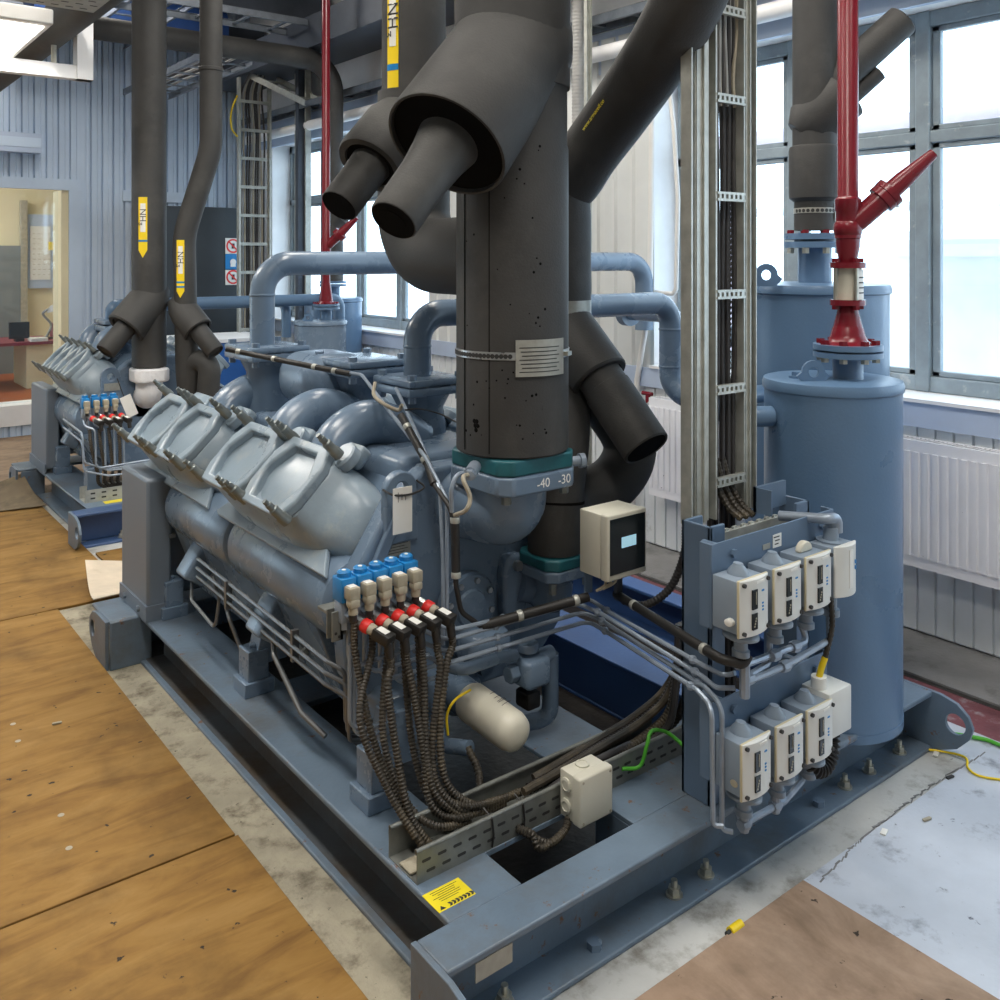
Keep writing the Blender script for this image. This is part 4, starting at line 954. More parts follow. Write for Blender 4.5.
mb = MB(); mb.box((2.04, 1.446, .862), (.036, .0012, .034), (1, 0, 0), (0, 1, 0)); p = mb.obj('white_label', 'label_white', t)
mb = MB()
for i in range(3): mb.box((2.037+.003*(i % 2), 1.4452, .872-.009*i), (.024-.004*i, .0006, .003))
mb.obj('label_print', 'ink', p)
MB().box((1.995, 1.446, .855), (.03, .0010, .014)).obj('faded_label', 'plate_grey', t)
mb = MB(); mb.bx(1.90, 2.28, 1.56, 1.61, .845, .853)
for i in range(9): mb.bx(1.93+i*.035, 1.945+i*.035, 1.552, 1.56, .85, .88)
mb.bx(1.89, 2.3, 1.545, 1.552, .845, .875); mb.obj('cable_rail', 'galv', t)
mb = MB(); mb.bx(2.16, 2.30, 1.60, 1.61, .88, .95); mb.bx(2.16, 2.166, 1.55, 1.61, .88, .95); mb.obj('top_bracket', 'panel_blue', t)
MB().tube(fil([(2.17, 1.53, .885), (2.2, 1.40, .90), (2.235, 1.395, .90), (2.235, 1.395, .86)], .02), .014).obj('cable_gland_pipe', 'tube_steel', t)

# pressure switches -------------------------------------------------
def make_switch():
    t = thing('pressure_switch', (0, 0, 0), 'x', 'pressure switch', 'pressure switches on the panel')
    MB().rbox((0, -.032, .065), (.102, .064, .126), (1, 0, 0), (0, 1, 0), .004, 2).obj('housing', 'switch_grey', t)
    pts = []; n = 8
    for i in range(n+1):
        q = -1+2*i/n; pts.append((.055*q, -.066-.009*(1-q*q)))
    mb = MB(); poly = [(-.055, -.062)]+pts+[(.055, -.062)]
    mb.prism([(x, y) for x, y in poly], (0, 0, -.002), (1, 0, 0), (0, 1, 0), .134); f = mb.obj('front_cover', 'switch_white', t, bevel=.003)
    mb = MB(); mb.prism([(-.0565, -.0600), (.0565, -.0600), (.0565, -.0655), (-.0565, -.0655)][::-1], (0, 0, -.003), (1, 0, 0), (0, 1, 0), .136); mb.obj('cover_edge', 'switch_edge', t, bevel=.002)
    def slot(z0, z1):
        mb = MB(); mb.box((-.012, -.0745, (z0+z1)/2), (.019, .004, z1-z0), (1, .03, 0), (0, 1, 0)); s = mb.obj('scale_window', 'dark_glass', f)
    slot(.062, .108); slot(.014, .052)
    mb = MB()
    for i in range(4): mb.box((-.015+.002*i, -.0768, .022+.006*i), (.004, .0006, .004))
    mb.box((-.009, -.0768, .088), (.002, .0006, .03)); mb.obj('scale_marks', 'connector_tan', f)
    for x, z in ((-.044, .122), (.046, .122), (-.044, .008), (.046, .008)): MB().cyl((x, -.067, z), (x, -.0735, z), .005, n=10).obj('cover_screw', 'ink', f)
    mb = MB(); mb.box((.020, -.0742, .10), (.010, .0012, .004)); 
    for i in range(3): mb.box((.020, -.0742, .07-.008*i), (.006, .0012, .004))
    mb.obj('cover_print', 'screen_print' if 'screen_print' in M else 'coil_blue', f)
    MB().box((.010, -.0746, .123), (.03, .002, .006)).obj('maker_strip', 'label_white', f)
    mb = MB(); mb.lathe([(.008, 0), (.030, .006), (.037, .014), (.037, .020), (.026, .026), (.014, .030), (.014, .05), (.018, .052), (.018, .066), (.012, .07)][::1], (0, -.036, -.001), (0, 0, -1), 20); mb.obj('bellows', 'switch_grey', t)
    return t
sw = make_switch()
kn = MB().lathe([(.023, 0), (.021, .008), (.011, .022), (.010, .026), (.004, .027)], (0, -.030, .128), (0, 0, 1), 18).obj('cap', 'switch_grey', sw)
xs = (1.773+.054, 1.909+.054, 2.0415+.054, 2.171+.054)
zu, zl = .704, .317
SY = 1.444
names_u = ('first pressure switch on the upper plate, nearest the column, with a side button', 'second pressure switch from the column on the upper plate', 'upper plate pressure switch with a white half-round knob on top')
S = []
sw.scale = (1, 1.28, 1); sw.location = (xs[0], SY, zu); sw['label'] = names_u[0]
for i in (1, 2): S.append(dup(sw, (xs[i], SY, zu+(.0 if i < 2 else .002)), names_u[i]))
names_l = ('lower plate pressure switch nearest the column, with a hole in its side', 'middle pressure switch of the lower plate', 'pressure switch on the lower plate against the plain white box')
xl = (1.784+.054, 1.918+.054, 2.048+.054)
L_ = [dup(sw, (xl[i], SY, zl), names_l[i]) for i in range(3)]
# third upper one carries a half round knob instead of the cone
for ch in list(S[1].children):
    if ch.name.startswith('cap'): bpy.data.objects.remove(ch)
ORG[S[1].name] = V((0, 0, 0))
mb = MB(); n = 12; mb.prism([(.027*math.cos(math.pi*i/n), .026*math.sin(math.pi*i/n)) for i in range(n+1)], (0, -.024, .129), (1, 0, 0), (0, 0, 1), .014); k = mb.obj('knob', 'cream', S[1], bevel=.003)
ORG[sw.name] = V((0, 0, 0))
MB().lathe([(.009, 0), (.009, .012), (.006, .014)], (-.051, -.045, .03), (-1, 0, 0), 14).obj('side_button', 'label_white', sw)
ORG[L_[0].name] = V((0, 0, 0))
MB().lathe([(.0085, 0), (.0085, .0015), (.005, .0016)], (-.0508, -.045, .03), (-1, 0, 0), 14).obj('side_hole', 'connector_tan', L_[0])
# fourth upper switch: plain front, tall fitting on top
t = thing('pressure_switch', (0, 0, 0), 'plain-fronted pressure switch at the tank end of the upper plate, tall fitting on top', 'pressure switch', 'pressure switches on the panel')
MB().rbox((0, -.032, .065), (.102, .064, .126), (1, 0, 0), (0, 1, 0), .004, 2).obj('housing', 'switch_grey', t)
pts = [(.05*(-1+2*i/8), -.066-.014*(1-(-1+2*i/8)**2)) for i in range(9)]
mb = MB(); mb.prism([(-.05, -.062)]+pts+[(.05, -.062)], (0, 0, -.002), (1, 0, 0), (0, 1, 0), .134); f = mb.obj('front_cover', 'switch_white', t, bevel=.004)
mb = MB(); mb.box((.0, -.0805, .07), (.016, .0012, .10)); mb.obj('label_strip', 'label_white', f)
mb = MB()
for z in (.085, .07): mb.box((.022, -.0795, z), (.005, .0016, .01))
mb.obj('cover_print', 'coil_blue', f)
mb = MB(); mb.lathe([(.034, 0), (.034, .004), (.018, .005), (.018, .038), (.013, .042), (.013, .06)], (0, -.03, .129), (0, 0, 1), 20); mb.obj('top_fitting', 'switch_grey', t)
mb = MB(); mb.lathe([(.020, 0), (.026, .012), (.014, .02), (.014, .05), (.02, .052), (.02, .07)], (0, -.03, 0), (0, 0, -1), 18); mb.obj('bellows', 'switch_grey', t)
t.scale = (1, 1.2, 1); t.location = (xs[3], SY, zu+.002); ORG[t.name] = V(t.location)
# white terminal box lower right
t = thing('terminal_box', (2.19, 1.40, .33), 'plain white box at the end of the lower plate with yellow cable on top', 'terminal box')
MB().rbox((2.20, 1.405, .40), (.105, .085, .12), (1, 0, 0), (0, 1, 0), .005, 2).obj('body', 'switch_white', t)
MB().cyl((2.165, 1.405, .46), (2.165, 1.405, .49), .020).obj('gland', 'label_white', t)
tag(MB().tube(smooth_path([(2.165, 1.405, .485), (2.168, 1.40, .51), (2.178, 1.395, .54)], 6), .0085).obj('cable_end', 'yellow'), 'short yellow cable end standing on the plain white box', 'cable')
tag(MB().hose([(2.178, 1.395, .538), (2.195, 1.385, .62), (2.21, 1.40, .70)], .008, .012, 8).obj('cable', 'hose_black'), 'dark cable from the plain-fronted switch down to the yellow end', 'cable')
tag(MB().hose([(2.10, 1.40, .315), (2.115, 1.39, .27), (2.16, 1.385, .26), (2.20, 1.39, .29), (2.215, 1.40, .338)], .022, .012, 14, .3).obj('ribbed_hose', 'black_rubber'), 'black ribbed hose loop between the lower switches and the white box', 'hose')
# copper-like small lines between switches
def ln(pts, r, label, m='tube_steel', rr_=.02, name='pressure_line'):
    return tag(MB().tube(fil(pts, rr_), r, 8).obj(name, m), label, 'pipe', 'small pressure lines')
z = .62
ln([(xs[0], 1.414, .635), (xs[0], 1.414, .60), (2.05, 1.40, .60), (2.105, 1.40, .60), (xs[2], 1.41, .635)], .0085, 'upper grey line joining the bellows under the upper switches')
ln([(xs[1], 1.414, .634), (xs[1], 1.414, .575), (xs[0]-.0, 1.40, .575), (1.86, 1.40, .57)], .0085, 'short grey line under the second upper switch')
ln([(1.84, 1.40, .565), (2.0, 1.395, .565), (2.20, 1.395, .58), (xs[3], 1.414, .635)], .0085, 'lowest grey line running to the plain-fronted switch')
t = thing('pipe_fittings', (1.9, 1.4, .53), 'cluster of grey tube fittings under the upper switches', 'fitting')
for x, y, z in ((1.86, 1.40, .57), (1.965, 1.40, .60), (2.0, 1.395, .565), (2.05, 1.40, .60)): MB().lathe([(.013, -.014), (.015, -.008), (.015, .008), (.013, .014)], (x, y, z), (1, 0, 0), 8).obj('tube_nut', 'tube_steel', t)
MB().cyl((1.845, 1.40, .53), (1.845, 1.40, .62), .013, n=8).obj('tee', 'tube_steel', t)
ln([(xl[0], 1.414, .25), (xl[0], 1.40, .225), (2.0, 1.395, .225), (xl[2]-.02, 1.40, .245), (xl[2], 1.414, .25)], .0085, 'grey line joining the lower switches')
t = thing('pipe_fittings', (1.9, 1.4, .21), 'tube fittings below the lower row of switches', 'fitting')
for x in (1.84, 1.965): MB().lathe([(.013, -.014), (.016, -.008), (.016, .008), (.013, .014)], (x, 1.398, .225), (1, 0, 0), 8).obj('tube_nut', 'tube_steel', t); MB().cyl((x, 1.398, .208), (x, 1.398, .25), .012, n=8).obj('tee', 'tube_steel', t)

# four impulse lines from the compressor round to the panel
base = [((447, 640), (577, 603)), ((446, 652), (583, 612)), ((445, 664), (588, 621)), ((452, 630), (588, 598))]
ends = [
  [W(600, 613, Y=1.9), W(702, 676, Y=1.49), W(716, 688, Y=1.46), W(735, 688, Y=1.43)],
  [W(604, 622, Y=1.9), W(705, 687, Y=1.48), W(717, 700, Y=1.44), W(722, 712, Y=1.42), W(722, 830, Y=1.42), W(733, 832, Y=1.40)],
  [W(607, 632, Y=1.9), W(697, 690, Y=1.48), W(708, 702, Y=1.44), W(712, 714, Y=1.42), W(713, 826, Y=1.42), W(724, 826, Y=1.40)],
  [W(609, 612, Y=1.9), W(699, 663, Y=1.5), W(724, 676, Y=1.46), W(735, 673, Y=1.43)]]
lb = ['second highest thin steel line crossing in front of the compressor to the panel', 'thin steel line turning down the panel column, inner of the two', 'lowest thin steel line turning down the panel column, outer of the two', 'highest thin steel line crossing to the panel just under the conduit']
for (a, b), e, l in zip(base, ends, lb):
    pts = [W(*a, Y=2.02)+V((-.02, .12, .0)), W(*a, Y=2.02), W(*b, Y=1.99)]+e
    o = ln(pts, .0062, l, rr_=.03, name='impulse_line')
    for c in (pts[1].lerp(pts[2], .35), pts[3].lerp(pts[2], .1), pts[4].lerp(pts[3], .06)): MB().ball(c, .0115, 8).obj('coupling', 'tube_steel', o)

# ================================================================== CABLE LADDER (near)
LY = 1.68
t = thing('cable_ladder', (2.07, LY, .9), 'tall galvanised cable ladder rising behind the switch panel', 'cable ladder')
def rail(x0, x1, y, z0, z1, par):
    mb = MB(); w = x1-x0
    mb.bx(x0, x1, y+.022, y+.026, z0, z1)
    for f in (0, .26, .5, .74, .94): mb.bx(x0+w*f, x0+w*f+w*.06, y-.012+.012*(f in (.26, .74)), y+.022, z0, z1)
    mb.bx(x0+w*.3, x0+w*.7, y-.004, y, z0, z1)
    return mb.obj('side_rail', 'galv', par)
rail(1.965, 2.075, LY, .86, 4.15, t); rail(2.195, 2.255, LY, .86, 4.15, t)
zr = []
for yy in (12, 100, 197, 294, 388, 479): zr.append(W(728, yy, Y=LY).z)
zr = sorted(zr+[zr[0]+.26*i for i in range(1, 7)])
for z in zr:
    mb = MB(); x0, x1 = 2.073, 2.197; mb.bx(x0, x1, LY-.016, LY-.004, z-.013, z-.006); mb.bx(x0, x1, LY-.016, LY-.004, z+.006, z+.013); mb.bx(x0, x1, LY-.006, LY-.002, z-.013, z+.013)
    for i in range(6): mb.bx(x0+.006+i*.02, x0+.016+i*.02, LY-.0165, LY-.004, z-.006, z+.006)
    mb.obj('rung', 'galv', t)
for i in range(9):
    x = 2.082+.0128*i; y = LY+.018+.012*(i % 2)
    pts = [(x, y, .20), (x+random.uniform(-.004, .004), y, 1.1)]+[(x+random.uniform(-.005, .005), y+random.uniform(-.003, .004), 1.3+.28*k) for k in range(5)]
    mb = MB()
    if i == 7: mb.hose(pts, .0115, .016, 8, .2)
    else: mb.tube(smooth_path(pts, 5), .0078, 8)
    o = tag(mb.obj('power_cable', 'cable_dark'), 'dark cable in the near cable ladder, below the bend of the grey cables', 'cable', 'dark cables in the near ladder')
    if i == 7: o['label'] = 'black ribbed cable among the dark cables of the near ladder'
for i in range(7):
    x = 2.082+.017*i; y = LY+.014+.008*(i % 2)
    pts = [(x, y, 2.03), (x-.006+.003*(i % 3), y, 2.12), (x+random.uniform(-.01, .015), y, 2.3), (x+random.uniform(-.015, .015), y, 2.6), (x, y, 3.2), (x, y, 4.15)]
    tag(MB().tube(smooth_path(pts, 6), .006, 8).obj('signal_cable', 'cable_grey' if i % 3 else 'cable_tan'), 'thin grey or tan cable in the upper part of the near ladder', 'cable', 'thin pale cables in the near ladder')
for i in range(3):
    x = 2.10+.028*i
    tag(MB().hose([(x-.02, LY+.02, 1.02), (x, LY+.01, .95), (x+.015, LY-.02, .89), (x+.02, LY-.06, .865)], .011, .012, 8).obj('flex_conduit', 'hose_black'), 'black ribbed conduit leaving the foot of the near ladder', 'conduit', 'conduits at the ladder foot')

# ================================================================== SOLENOID VALVES AND HOSES
def make_valve():
    t = thing('solenoid_valve', (0, 0, 0), 'x', 'solenoid valve', 'solenoid valves of the front unit')
    mb = MB(); mb.rbox((0, 0, .085), (.038, .045, .056), (1, 0, 0), (0, 1, 0), .003, 2); co = mb.obj('coil', 'coil_blue', t)
    mb = MB(); mb.lathe([(.016, 0), (.016, .010), (.013, .013)], (0, .002, .113), (0, 0, 1), 20); mb.obj('coil_cap', 'coil_blue', co)
    MB().cyl((0, .002, .1262), (0, .002, .1275), .005, n=12).obj('cap_nut', 'label_white', co)
    mb = MB(); mb.rbox((0, -.036, .084), (.028, .030, .030), (1, 0, 0), (0, 1, 0), .004, 2); mb.rbox((0, -.040, .062), (.026, .026, .022), (1, 0, 0), (0, 1, 0), .006, 2); mb.cyl((0, -.040, .052), (0, -.040, .036), .011, n=14); cn = mb.obj('connector', 'connector_tan', t)
    MB().box((0, -.034, .0995), (.018, .018, .0012)).obj('connector_label', 'label_white', cn)
    mb = MB(); mb.cyl((0, -.040, .037), (0, -.040, .020), .0085, n=12); mb.obj('cable_gland', 'black_rubber', cn)
    mb = MB(); mb.rbox((0, 0, .032), (.034, .036, .05), (1, 0, 0), (0, 1, 0), .004, 2); mb.cyl((0, -.018, .03), (0, -.034, .028), .010, n=6); mb.bolt((0, .0, .005), (0, 0, -1), .012, .016); mb.obj('body', 'tube_steel', t)
    ax = V((.35, -.85, -.28)).normalized(); c = V((.018, -.034, .012))
    MB().lathe([(.011, -.04), (.011, -.01), (.013, -.008), (.013, .012)], c, ax, 8).obj('nipple', 'steel', t)
    MB().lathe([(.0145, .012), (.016, .014), (.016, .030), (.0145, .032)], c, ax, 20).obj('red_ring', 'red_ring', t)
    MB().lathe([(.013, .032), (.013, .044), (.0115, .044), (.0115, .05)], c, ax, 16).obj('plug_collar', 'cable_tan', t)
    pc = c+ax*.070
    mb = MB(); mb.rbox(pc, (.030, .046, .026), V((1, .35, 0)), ax, .004, 2); mb.cyl(pc+ax*.014+V((0, 0, -.006)), pc+ax*.016+V((.002, -.002, -.040)), .0105, .0095, 14); p = mb.obj('plug', 'black_rubber', t)
    MB().box(pc+V((0, 0, .0135)), (.018, .026, .0012), V((1, .35, 0)), ax).obj('plug_label', 'label_white', p)
    return t
vlab = ['blue solenoid valve on the big compressor, at the bracket end of the row', 'second blue solenoid valve from the bracket on the big compressor', 'middle one of the five blue solenoid valves on the big compressor', 'fourth blue solenoid valve from the bracket on the big compressor', 'blue solenoid valve on the big compressor, nearest the thin vertical lines']
v0 = make_valve(); VY = 2.10; VX0, VP = 1.135, .0465; VZ = .662
v0.location = (VX0, VY, VZ); v0.scale = (1.14, 1.14, 1.08); v0['label'] = vlab[0]
VV = [v0]+[dup(v0, (VX0+VP*i, VY, VZ+.001*i), vlab[i]) for i in range(1, 5)]
t = thing('valve_bracket', (1.25, 2.13, .6), 'flat steel bracket carrying the blue solenoid valves', 'bracket')
mb = MB(); mb.bx(1.098, 1.13, 2.095, 2.10, .625, .70); mb.bx(1.13, 1.37, 2.123, 2.24, .66, .668); mb.bx(1.098, 1.37, 2.123, 2.128, .625, .70); mb.bx(1.12, 1.13, 2.095, 2.128, .625, .70); mb.obj('plate', 'galv_dull', t, bevel=.001)
for x, z in ((1.108, .645), (1.118, .635)): MB().cyl((x, 2.0948, z), (x, 2.0943, z), .004, n=10).obj('hole', 'ink', t)
# lines under the valves
for i in range(4):
    x = VX0+VP*i+.012
    tag(MB().tube(fil([(x, 2.10, .655), (x, 2.10, .57-.03*i), (x+.03, 2.09, .55-.03*i), (1.36+.02*i, 2.08, .56-.035*i)], .02), .006, 8).obj('control_line', 'tube_steel'), 'thin steel line dropping from the solenoid valve row', 'pipe', 'thin lines under the solenoid valves')
for i in range(2):
    tag(MB().tube(fil([(1.145+.012*i, 2.09, .61), (1.145+.012*i, 2.09, .40-.02*i), (1.20, 2.08, .385-.02*i), (1.30, 2.1, .38-.02*i)], .03), .006, 8).obj('control_line', 'tube_steel'), 'thin vertical steel line at the bracket of the blue valves', 'pipe', 'thin vertical lines at the valve bracket')

# hoses: five from the tan connectors, five from the plugs
hl = []
def hose(pts, r, label, grp='ribbed cable hoses of the front unit', pitch=.0085):
    return tag(MB().hose(pts, r, pitch, 9, .2).obj('ribbed_hose', 'hose_black'), label, 'hose', grp)
o_ = lambda i: V((VX0+VP*i, VY, VZ+.001*i))
bot = [((372, 735), (395, 795), (422, 846)), ((360, 720), (388, 790), (416, 838)), ((383, 735), (405, 800), (435, 826), (470, 822)), ((412, 742), (430, 800), (455, 818), (492, 806)), ((424, 740), (436, 784), (466, 806), (515, 795))]
for i in range(5):
    s = o_(i)+V((.003+.0, -.0456, .022))
    b = [W(px, py, Y=1.97 if k == 0 else (1.90 if k == 1 else 1.83)) for k, (px, py) in enumerate(bot[i])]
    mid = V((s.x+.002, s.y-.004, s.z-.09))
    hose([s, mid]+b, .0098, 'dark ribbed hose hanging from the tan connector of the %s solenoid valve' % ['first', 'second', 'third', 'fourth', 'fifth'][i])
bot2 = [((388, 690), (398, 760), (410, 815), (432, 848)), ((412, 685), (424, 755), (432, 806), (470, 826)), ((424, 680), (426, 750), (436, 795), (466, 818)), ((440, 670), (432, 750), (440, 790), (470, 812), (505, 803)), ((446, 668), (440, 735), (448, 785), (480, 806), (520, 792))]
ax = V((.35, -.85, -.28)).normalized()
for i in range(5):
    s = o_(i)+V((.0205, -.039, .013))+ax*.098+V((.002, -.002, -.047))
    b = [W(px, py, Y=1.95 if k == 0 else (1.90 if k == 1 else (1.86 if k == 2 else 1.83))) for k, (px, py) in enumerate(bot2[i])]
    hose([s+V((0, 0, .008)), s+V((.002, 0, -.02))]+b, .0105, 'thicker ribbed hose from the black plug of the %s solenoid valve' % ['first', 'second', 'third', 'fourth', 'fifth'][i])

# perforated tray on the front beam
t = thing('cable_tray', (1.57, 1.81, .19), 'galvanised perforated tray lying across the front deck, full of dark hoses', 'cable tray')
ty0, ty1 = 1.745, 1.865
MB().bx(1.125, 2.02, ty0, ty1, .190, .1925).obj('tray_floor', 'galv_dull', t)
for y, s in ((ty0, 1), (ty1, -1)):
    mb = MB(); mb.bx(1.125, 2.02, y-.0012, y+.0012, .190, .262); mb.bx(1.125, 2.02, min(y, y+s*.010), max(y, y+s*.010), .260, .2635); mb.cyl((1.125, y+s*.004, .262), (2.02, y+s*.004, .262), .006, n=10); mb.obj('tray_wall', 'galv_dull', t)
mb = MB()
for i in range(20):
    for k in (0, 1):
        x = 1.15+i*.043+.0*k
        if x > 2.0: continue
        mb.prism([(-.010, -.0035), (.010, -.0035), (.0125, 0), (.010, .0035), (-.010, .0035), (-.0125, 0)], (x+.012*k, ty0-.0011, .238-.026*k), (1, 0, 0), (0, 0, 1), .0006)
mb.obj('tray_slots', 'ink', t)
for x in (1.335, 1.43): MB().tube([(x, ty0-.004, .195), (x+.003, ty0-.006, .225), (x, ty0-.004, .262), (x, ty0+.03, .272)], .0025, 6).obj('cable_tie', 'black_rubber', t)
mb = MB(); mb.rbox((1.15, 1.80, .197), (.045, .05, .006), (1, 0, 0), (0, 1, 0), .003, 2); mb.obj('oil_stain_block', 'concrete_strip', t)
# cables lying in the tray
for i in range(6):
    y = 1.765+.016*i; z = .208+.010*(i % 2)+.02*(i > 2)
    pts = [(1.40+.03*i, y, z), (1.6, y+.005*math.sin(i), z+.008), (1.78, y+.012, z+.016), (1.95, y+.016, z+.035), (2.0+.015*i, y+.0, z+.10), (2.02+.012*i, 1.76, .55)]
    m = MB()
    if i in (1, 4): m.hose(pts, .014, .011, 9, .18)
    else: m.tube(smooth_path(pts, 8), .011, 9)
    tag(m.obj('tray_cable', 'hose_black' if i % 2 else 'cable_dark'), 'dark cable lying along the perforated tray towards the panel column', 'cable', 'cables in the perforated tray')
tag(MB().hose([W(505, 805, Y=1.9), W(540, 778, Y=1.9), W(590, 766, Y=1.9), W(640, 750, Y=1.87), W(680, 712, Y=1.8), W(693, 670, Y=1.72)], .016, .012, 10, .16).obj('ribbed_hose', 'hose_black'), 'thick ribbed hose arching over the back wall of the perforated tray', 'hose')
tag(MB().hose([W(468, 748, Y=2.0), W(478, 770, Y=1.95), W(482, 795, Y=1.9), W(500, 812, Y=1.84), W(530, 800, Y=1.80)], .011, .010, 9, .18).obj('ribbed_hose', 'hose_black'), 'short ribbed hose from the oil drain pipe over the tray edge', 'hose')
tag(MB().tube(smooth_path([W(525, 815, Y=1.80), W(545, 795, Y=1.79), W(580, 770, Y=1.79), W(630, 745, Y=1.8)], 8), .012, 10).obj('tray_cable', 'cable_dark'), 'smooth black cable crossing over the other tray cables', 'cable')
# junction box with ribbed pigtails
t = thing('junction_box', (1.50, 1.70, .2), 'square cream junction box with round knock-outs clipped to the perforated tray', 'junction box')
jc = V((1.600, 1.700, .256))
MB().rbox(jc+V((0, .012, 0)), (.108, .05, .116), (1, 0, 0), (0, 1, 0), .004, 2).obj('back_box', 'beige_box', t)
MB().rbox(jc+V((0, -.025, 0)), (.114, .032, .122), (1, 0, 0), (0, 1, 0), .007, 3).obj('lid', 'beige_box', t)
for z in (-.026, .026): MB().lathe([(.018, 0), (.018, .004), (.012, .006), (.011, .004), (.004, .004)], jc+V((-.054, .012, z)), (-1, 0, 0), 22).obj('knock_out', 'beige_box', t)
mb = MB(); mb.lathe([(.018, 0), (.018, .004), (.012, .006), (.011, .004), (.004, .004)], jc+V((0, .012, .058)), (0, 0, 1), 22)
mb.obj('knock_out', 'beige_box', t)
for x in (-.046, .046):
    for z in (-.05, .05): MB().cyl(jc+V((x, -.041, z)), jc+V((x, -.042, z)), .0035, n=8).obj('lid_screw', 'connector_tan', t)
for i, (a, b) in enumerate(((.03, 0), (.0, .03))):
    tag(MB().hose([jc+V((-.045, .01, -.05-.005*i)), jc+V((-.075, .0, -.078)), jc+V((-.12-a, .0, -.088)), jc+V((-.16, .02, -.06-b*.2)), jc+V((-.19, .042, -.045))], .010, .009, 9, .2).obj('ribbed_hose', 'hose_black'), ('lower' if i == 0 else 'upper')+' ribbed hose hanging into the deck opening from the cream junction box', 'hose')
tag(MB().tube(smooth_path([W(622, 769, Y=1.742), W(640, 766, Y=1.72), W(647, 745, Y=1.71), W(652, 731, Y=1.72), W(668, 733, Y=1.72), W(688, 750, Y=1.62)], 8), .0052, 10).obj('earth_wire', 'green_wire'), 'green-yellow earth wire arching from the tray to the panel column', 'wire')

# black conduit: from the valve side round to the panel
def conduit(pts, label, clips=(), r=.0125, rr_=.05):
    P_ = fil(pts, rr_, 8); o = tag(MB().tube(P_, r, 14).obj('conduit', 'black_rubber'), label, 'conduit')
    for i, f in clips:
        a, b = V(pts[i]), V(pts[i+1]); c = a.lerp(b, f); d = (b-a).normalized()
        MB().lathe([(r*1.06, -.008), (r*1.14, -.006), (r*1.14, .006), (r*1.06, .008)], c, d, 16).obj('clip', 'galv', o)
    return o
conduit([W(481, 626, Y=2.02), W(588, 597, Y=1.93)], 'dark rigid conduit crossing in front of the shaft cover', ((0, .35), (0, .88)), .0135)
conduit([W(616, 594, Y=1.92), W(722, 660, Y=1.42), W(744, 664, Y=1.39), W(748, 655, Y=1.39)], 'dark rigid conduit sloping from the display box down to the panel', ((0, .2), (0, .86)), .0125)
conduit([W(401, 415, Y=2.35), W(428, 465, Y=2.2), W(434, 484, Y=2.15)], 'short dark conduit on the slope of the near valve housing', ((0, .25), (0, .9)), .0115)
conduit([W(434, 484, Y=2.15), W(452, 510, Y=2.05), W(456, 585, Y=2.03), W(461, 612, Y=2.03), W(482, 627, Y=2.02)], 'thin black cable hose running down beside the suction elbow', (), .007)
conduit([W(455, 517, Y=2.04), W(456, 578, Y=2.03)], 'dark vertical conduit beside the suction elbow', ((0, .95), (0, .05)), .0120)
conduit([W(226, 349, Y=3.3), W(250, 354, Y=3.25), W(300, 364, Y=3.0), W(350, 374, Y=2.8)], 'dark steel rod line lying across the valve covers', ((0, .5), (1, .5), (2, .3), (2, .7)), .010)
for i, (pts, l) in enumerate((
    ([W(350, 373, Y=2.8), W(362, 375, Y=2.75), W(387, 408, Y=2.45), W(426, 458, Y=2.2), W(447, 500, Y=2.1), W(447, 640, Y=2.08)], 'thin steel line following the black conduit down the near valve housing'),
    ([W(396, 388, Y=2.55), W(420, 440, Y=2.3), W(440, 490, Y=2.12), W(443, 560, Y=2.1), W(443, 645, Y=2.08)], 'thin steel line crossing over the black conduit and ending at the valves'))):
    ln(pts, .0058, l, rr_=.04, name='capillary_line')
tag(MB().tube(smooth_path([W(375, 383, Y=2.55), W(374, 395, Y=2.5), W(384, 404, Y=2.45), W(398, 410, Y=2.42), W(402, 405, Y=2.4)], 8), .006, 8).obj('sensor_lead', 'cable_tan'), 'short tan lead looping at the corner of the near valve housing', 'cable')
tag(MB().tube(smooth_path([W(405, 410, Y=2.4), W(420, 409, Y=2.4), W(440, 414, Y=2.4), W(458, 423, Y=2.3)], 8), .0028, 6).obj('sensor_lead', 'black_rubber'), 'thin black wire from the near valve housing to the thick riser', 'cable')
tag(MB().tube(smooth_path([W(471, 474, Y=1.98), W(463, 478, Y=1.95), W(470, 497, Y=1.93), W(466, 510, Y=1.93), W(455, 515, Y=1.99)], 8), .006, 8).obj('sensor_lead', 'cable_tan'), 'tan lead bending from the suction flange sensor to the vertical conduit', 'cable')
tag(MB().tube(fil([W(470, 472, Y=2.0), W(456, 474, Y=1.99), W(451, 490, Y=1.99), W(452, 512, Y=2.0)], .03), .006, 8).obj('sensor_lead', 'tube_steel'), 'grey bent tube beside the tan lead at the suction flange', 'pipe')
mb = MB(); a = W(470, 474, Y=1.98); mb.cyl(a, a+V((.06, .06, 0)), .018, n=14); mb.bolt(a, (-.7, -.7, 0), .014, .02)
tag(mb.obj('temperature_sensor', 'tube_steel'), 'small steel sensor fitting on the corner of the suction flange', 'sensor')
tag(MB().tube(smooth_path([W(448, 735, Y=2.0), W(447, 715, Y=2.0), W(455, 700, Y=2.0), W(470, 690, Y=2.05)], 8), .0035, 8).obj('earth_wire', 'yellow'), 'short yellow wire beside the cream oil filter', 'wire')

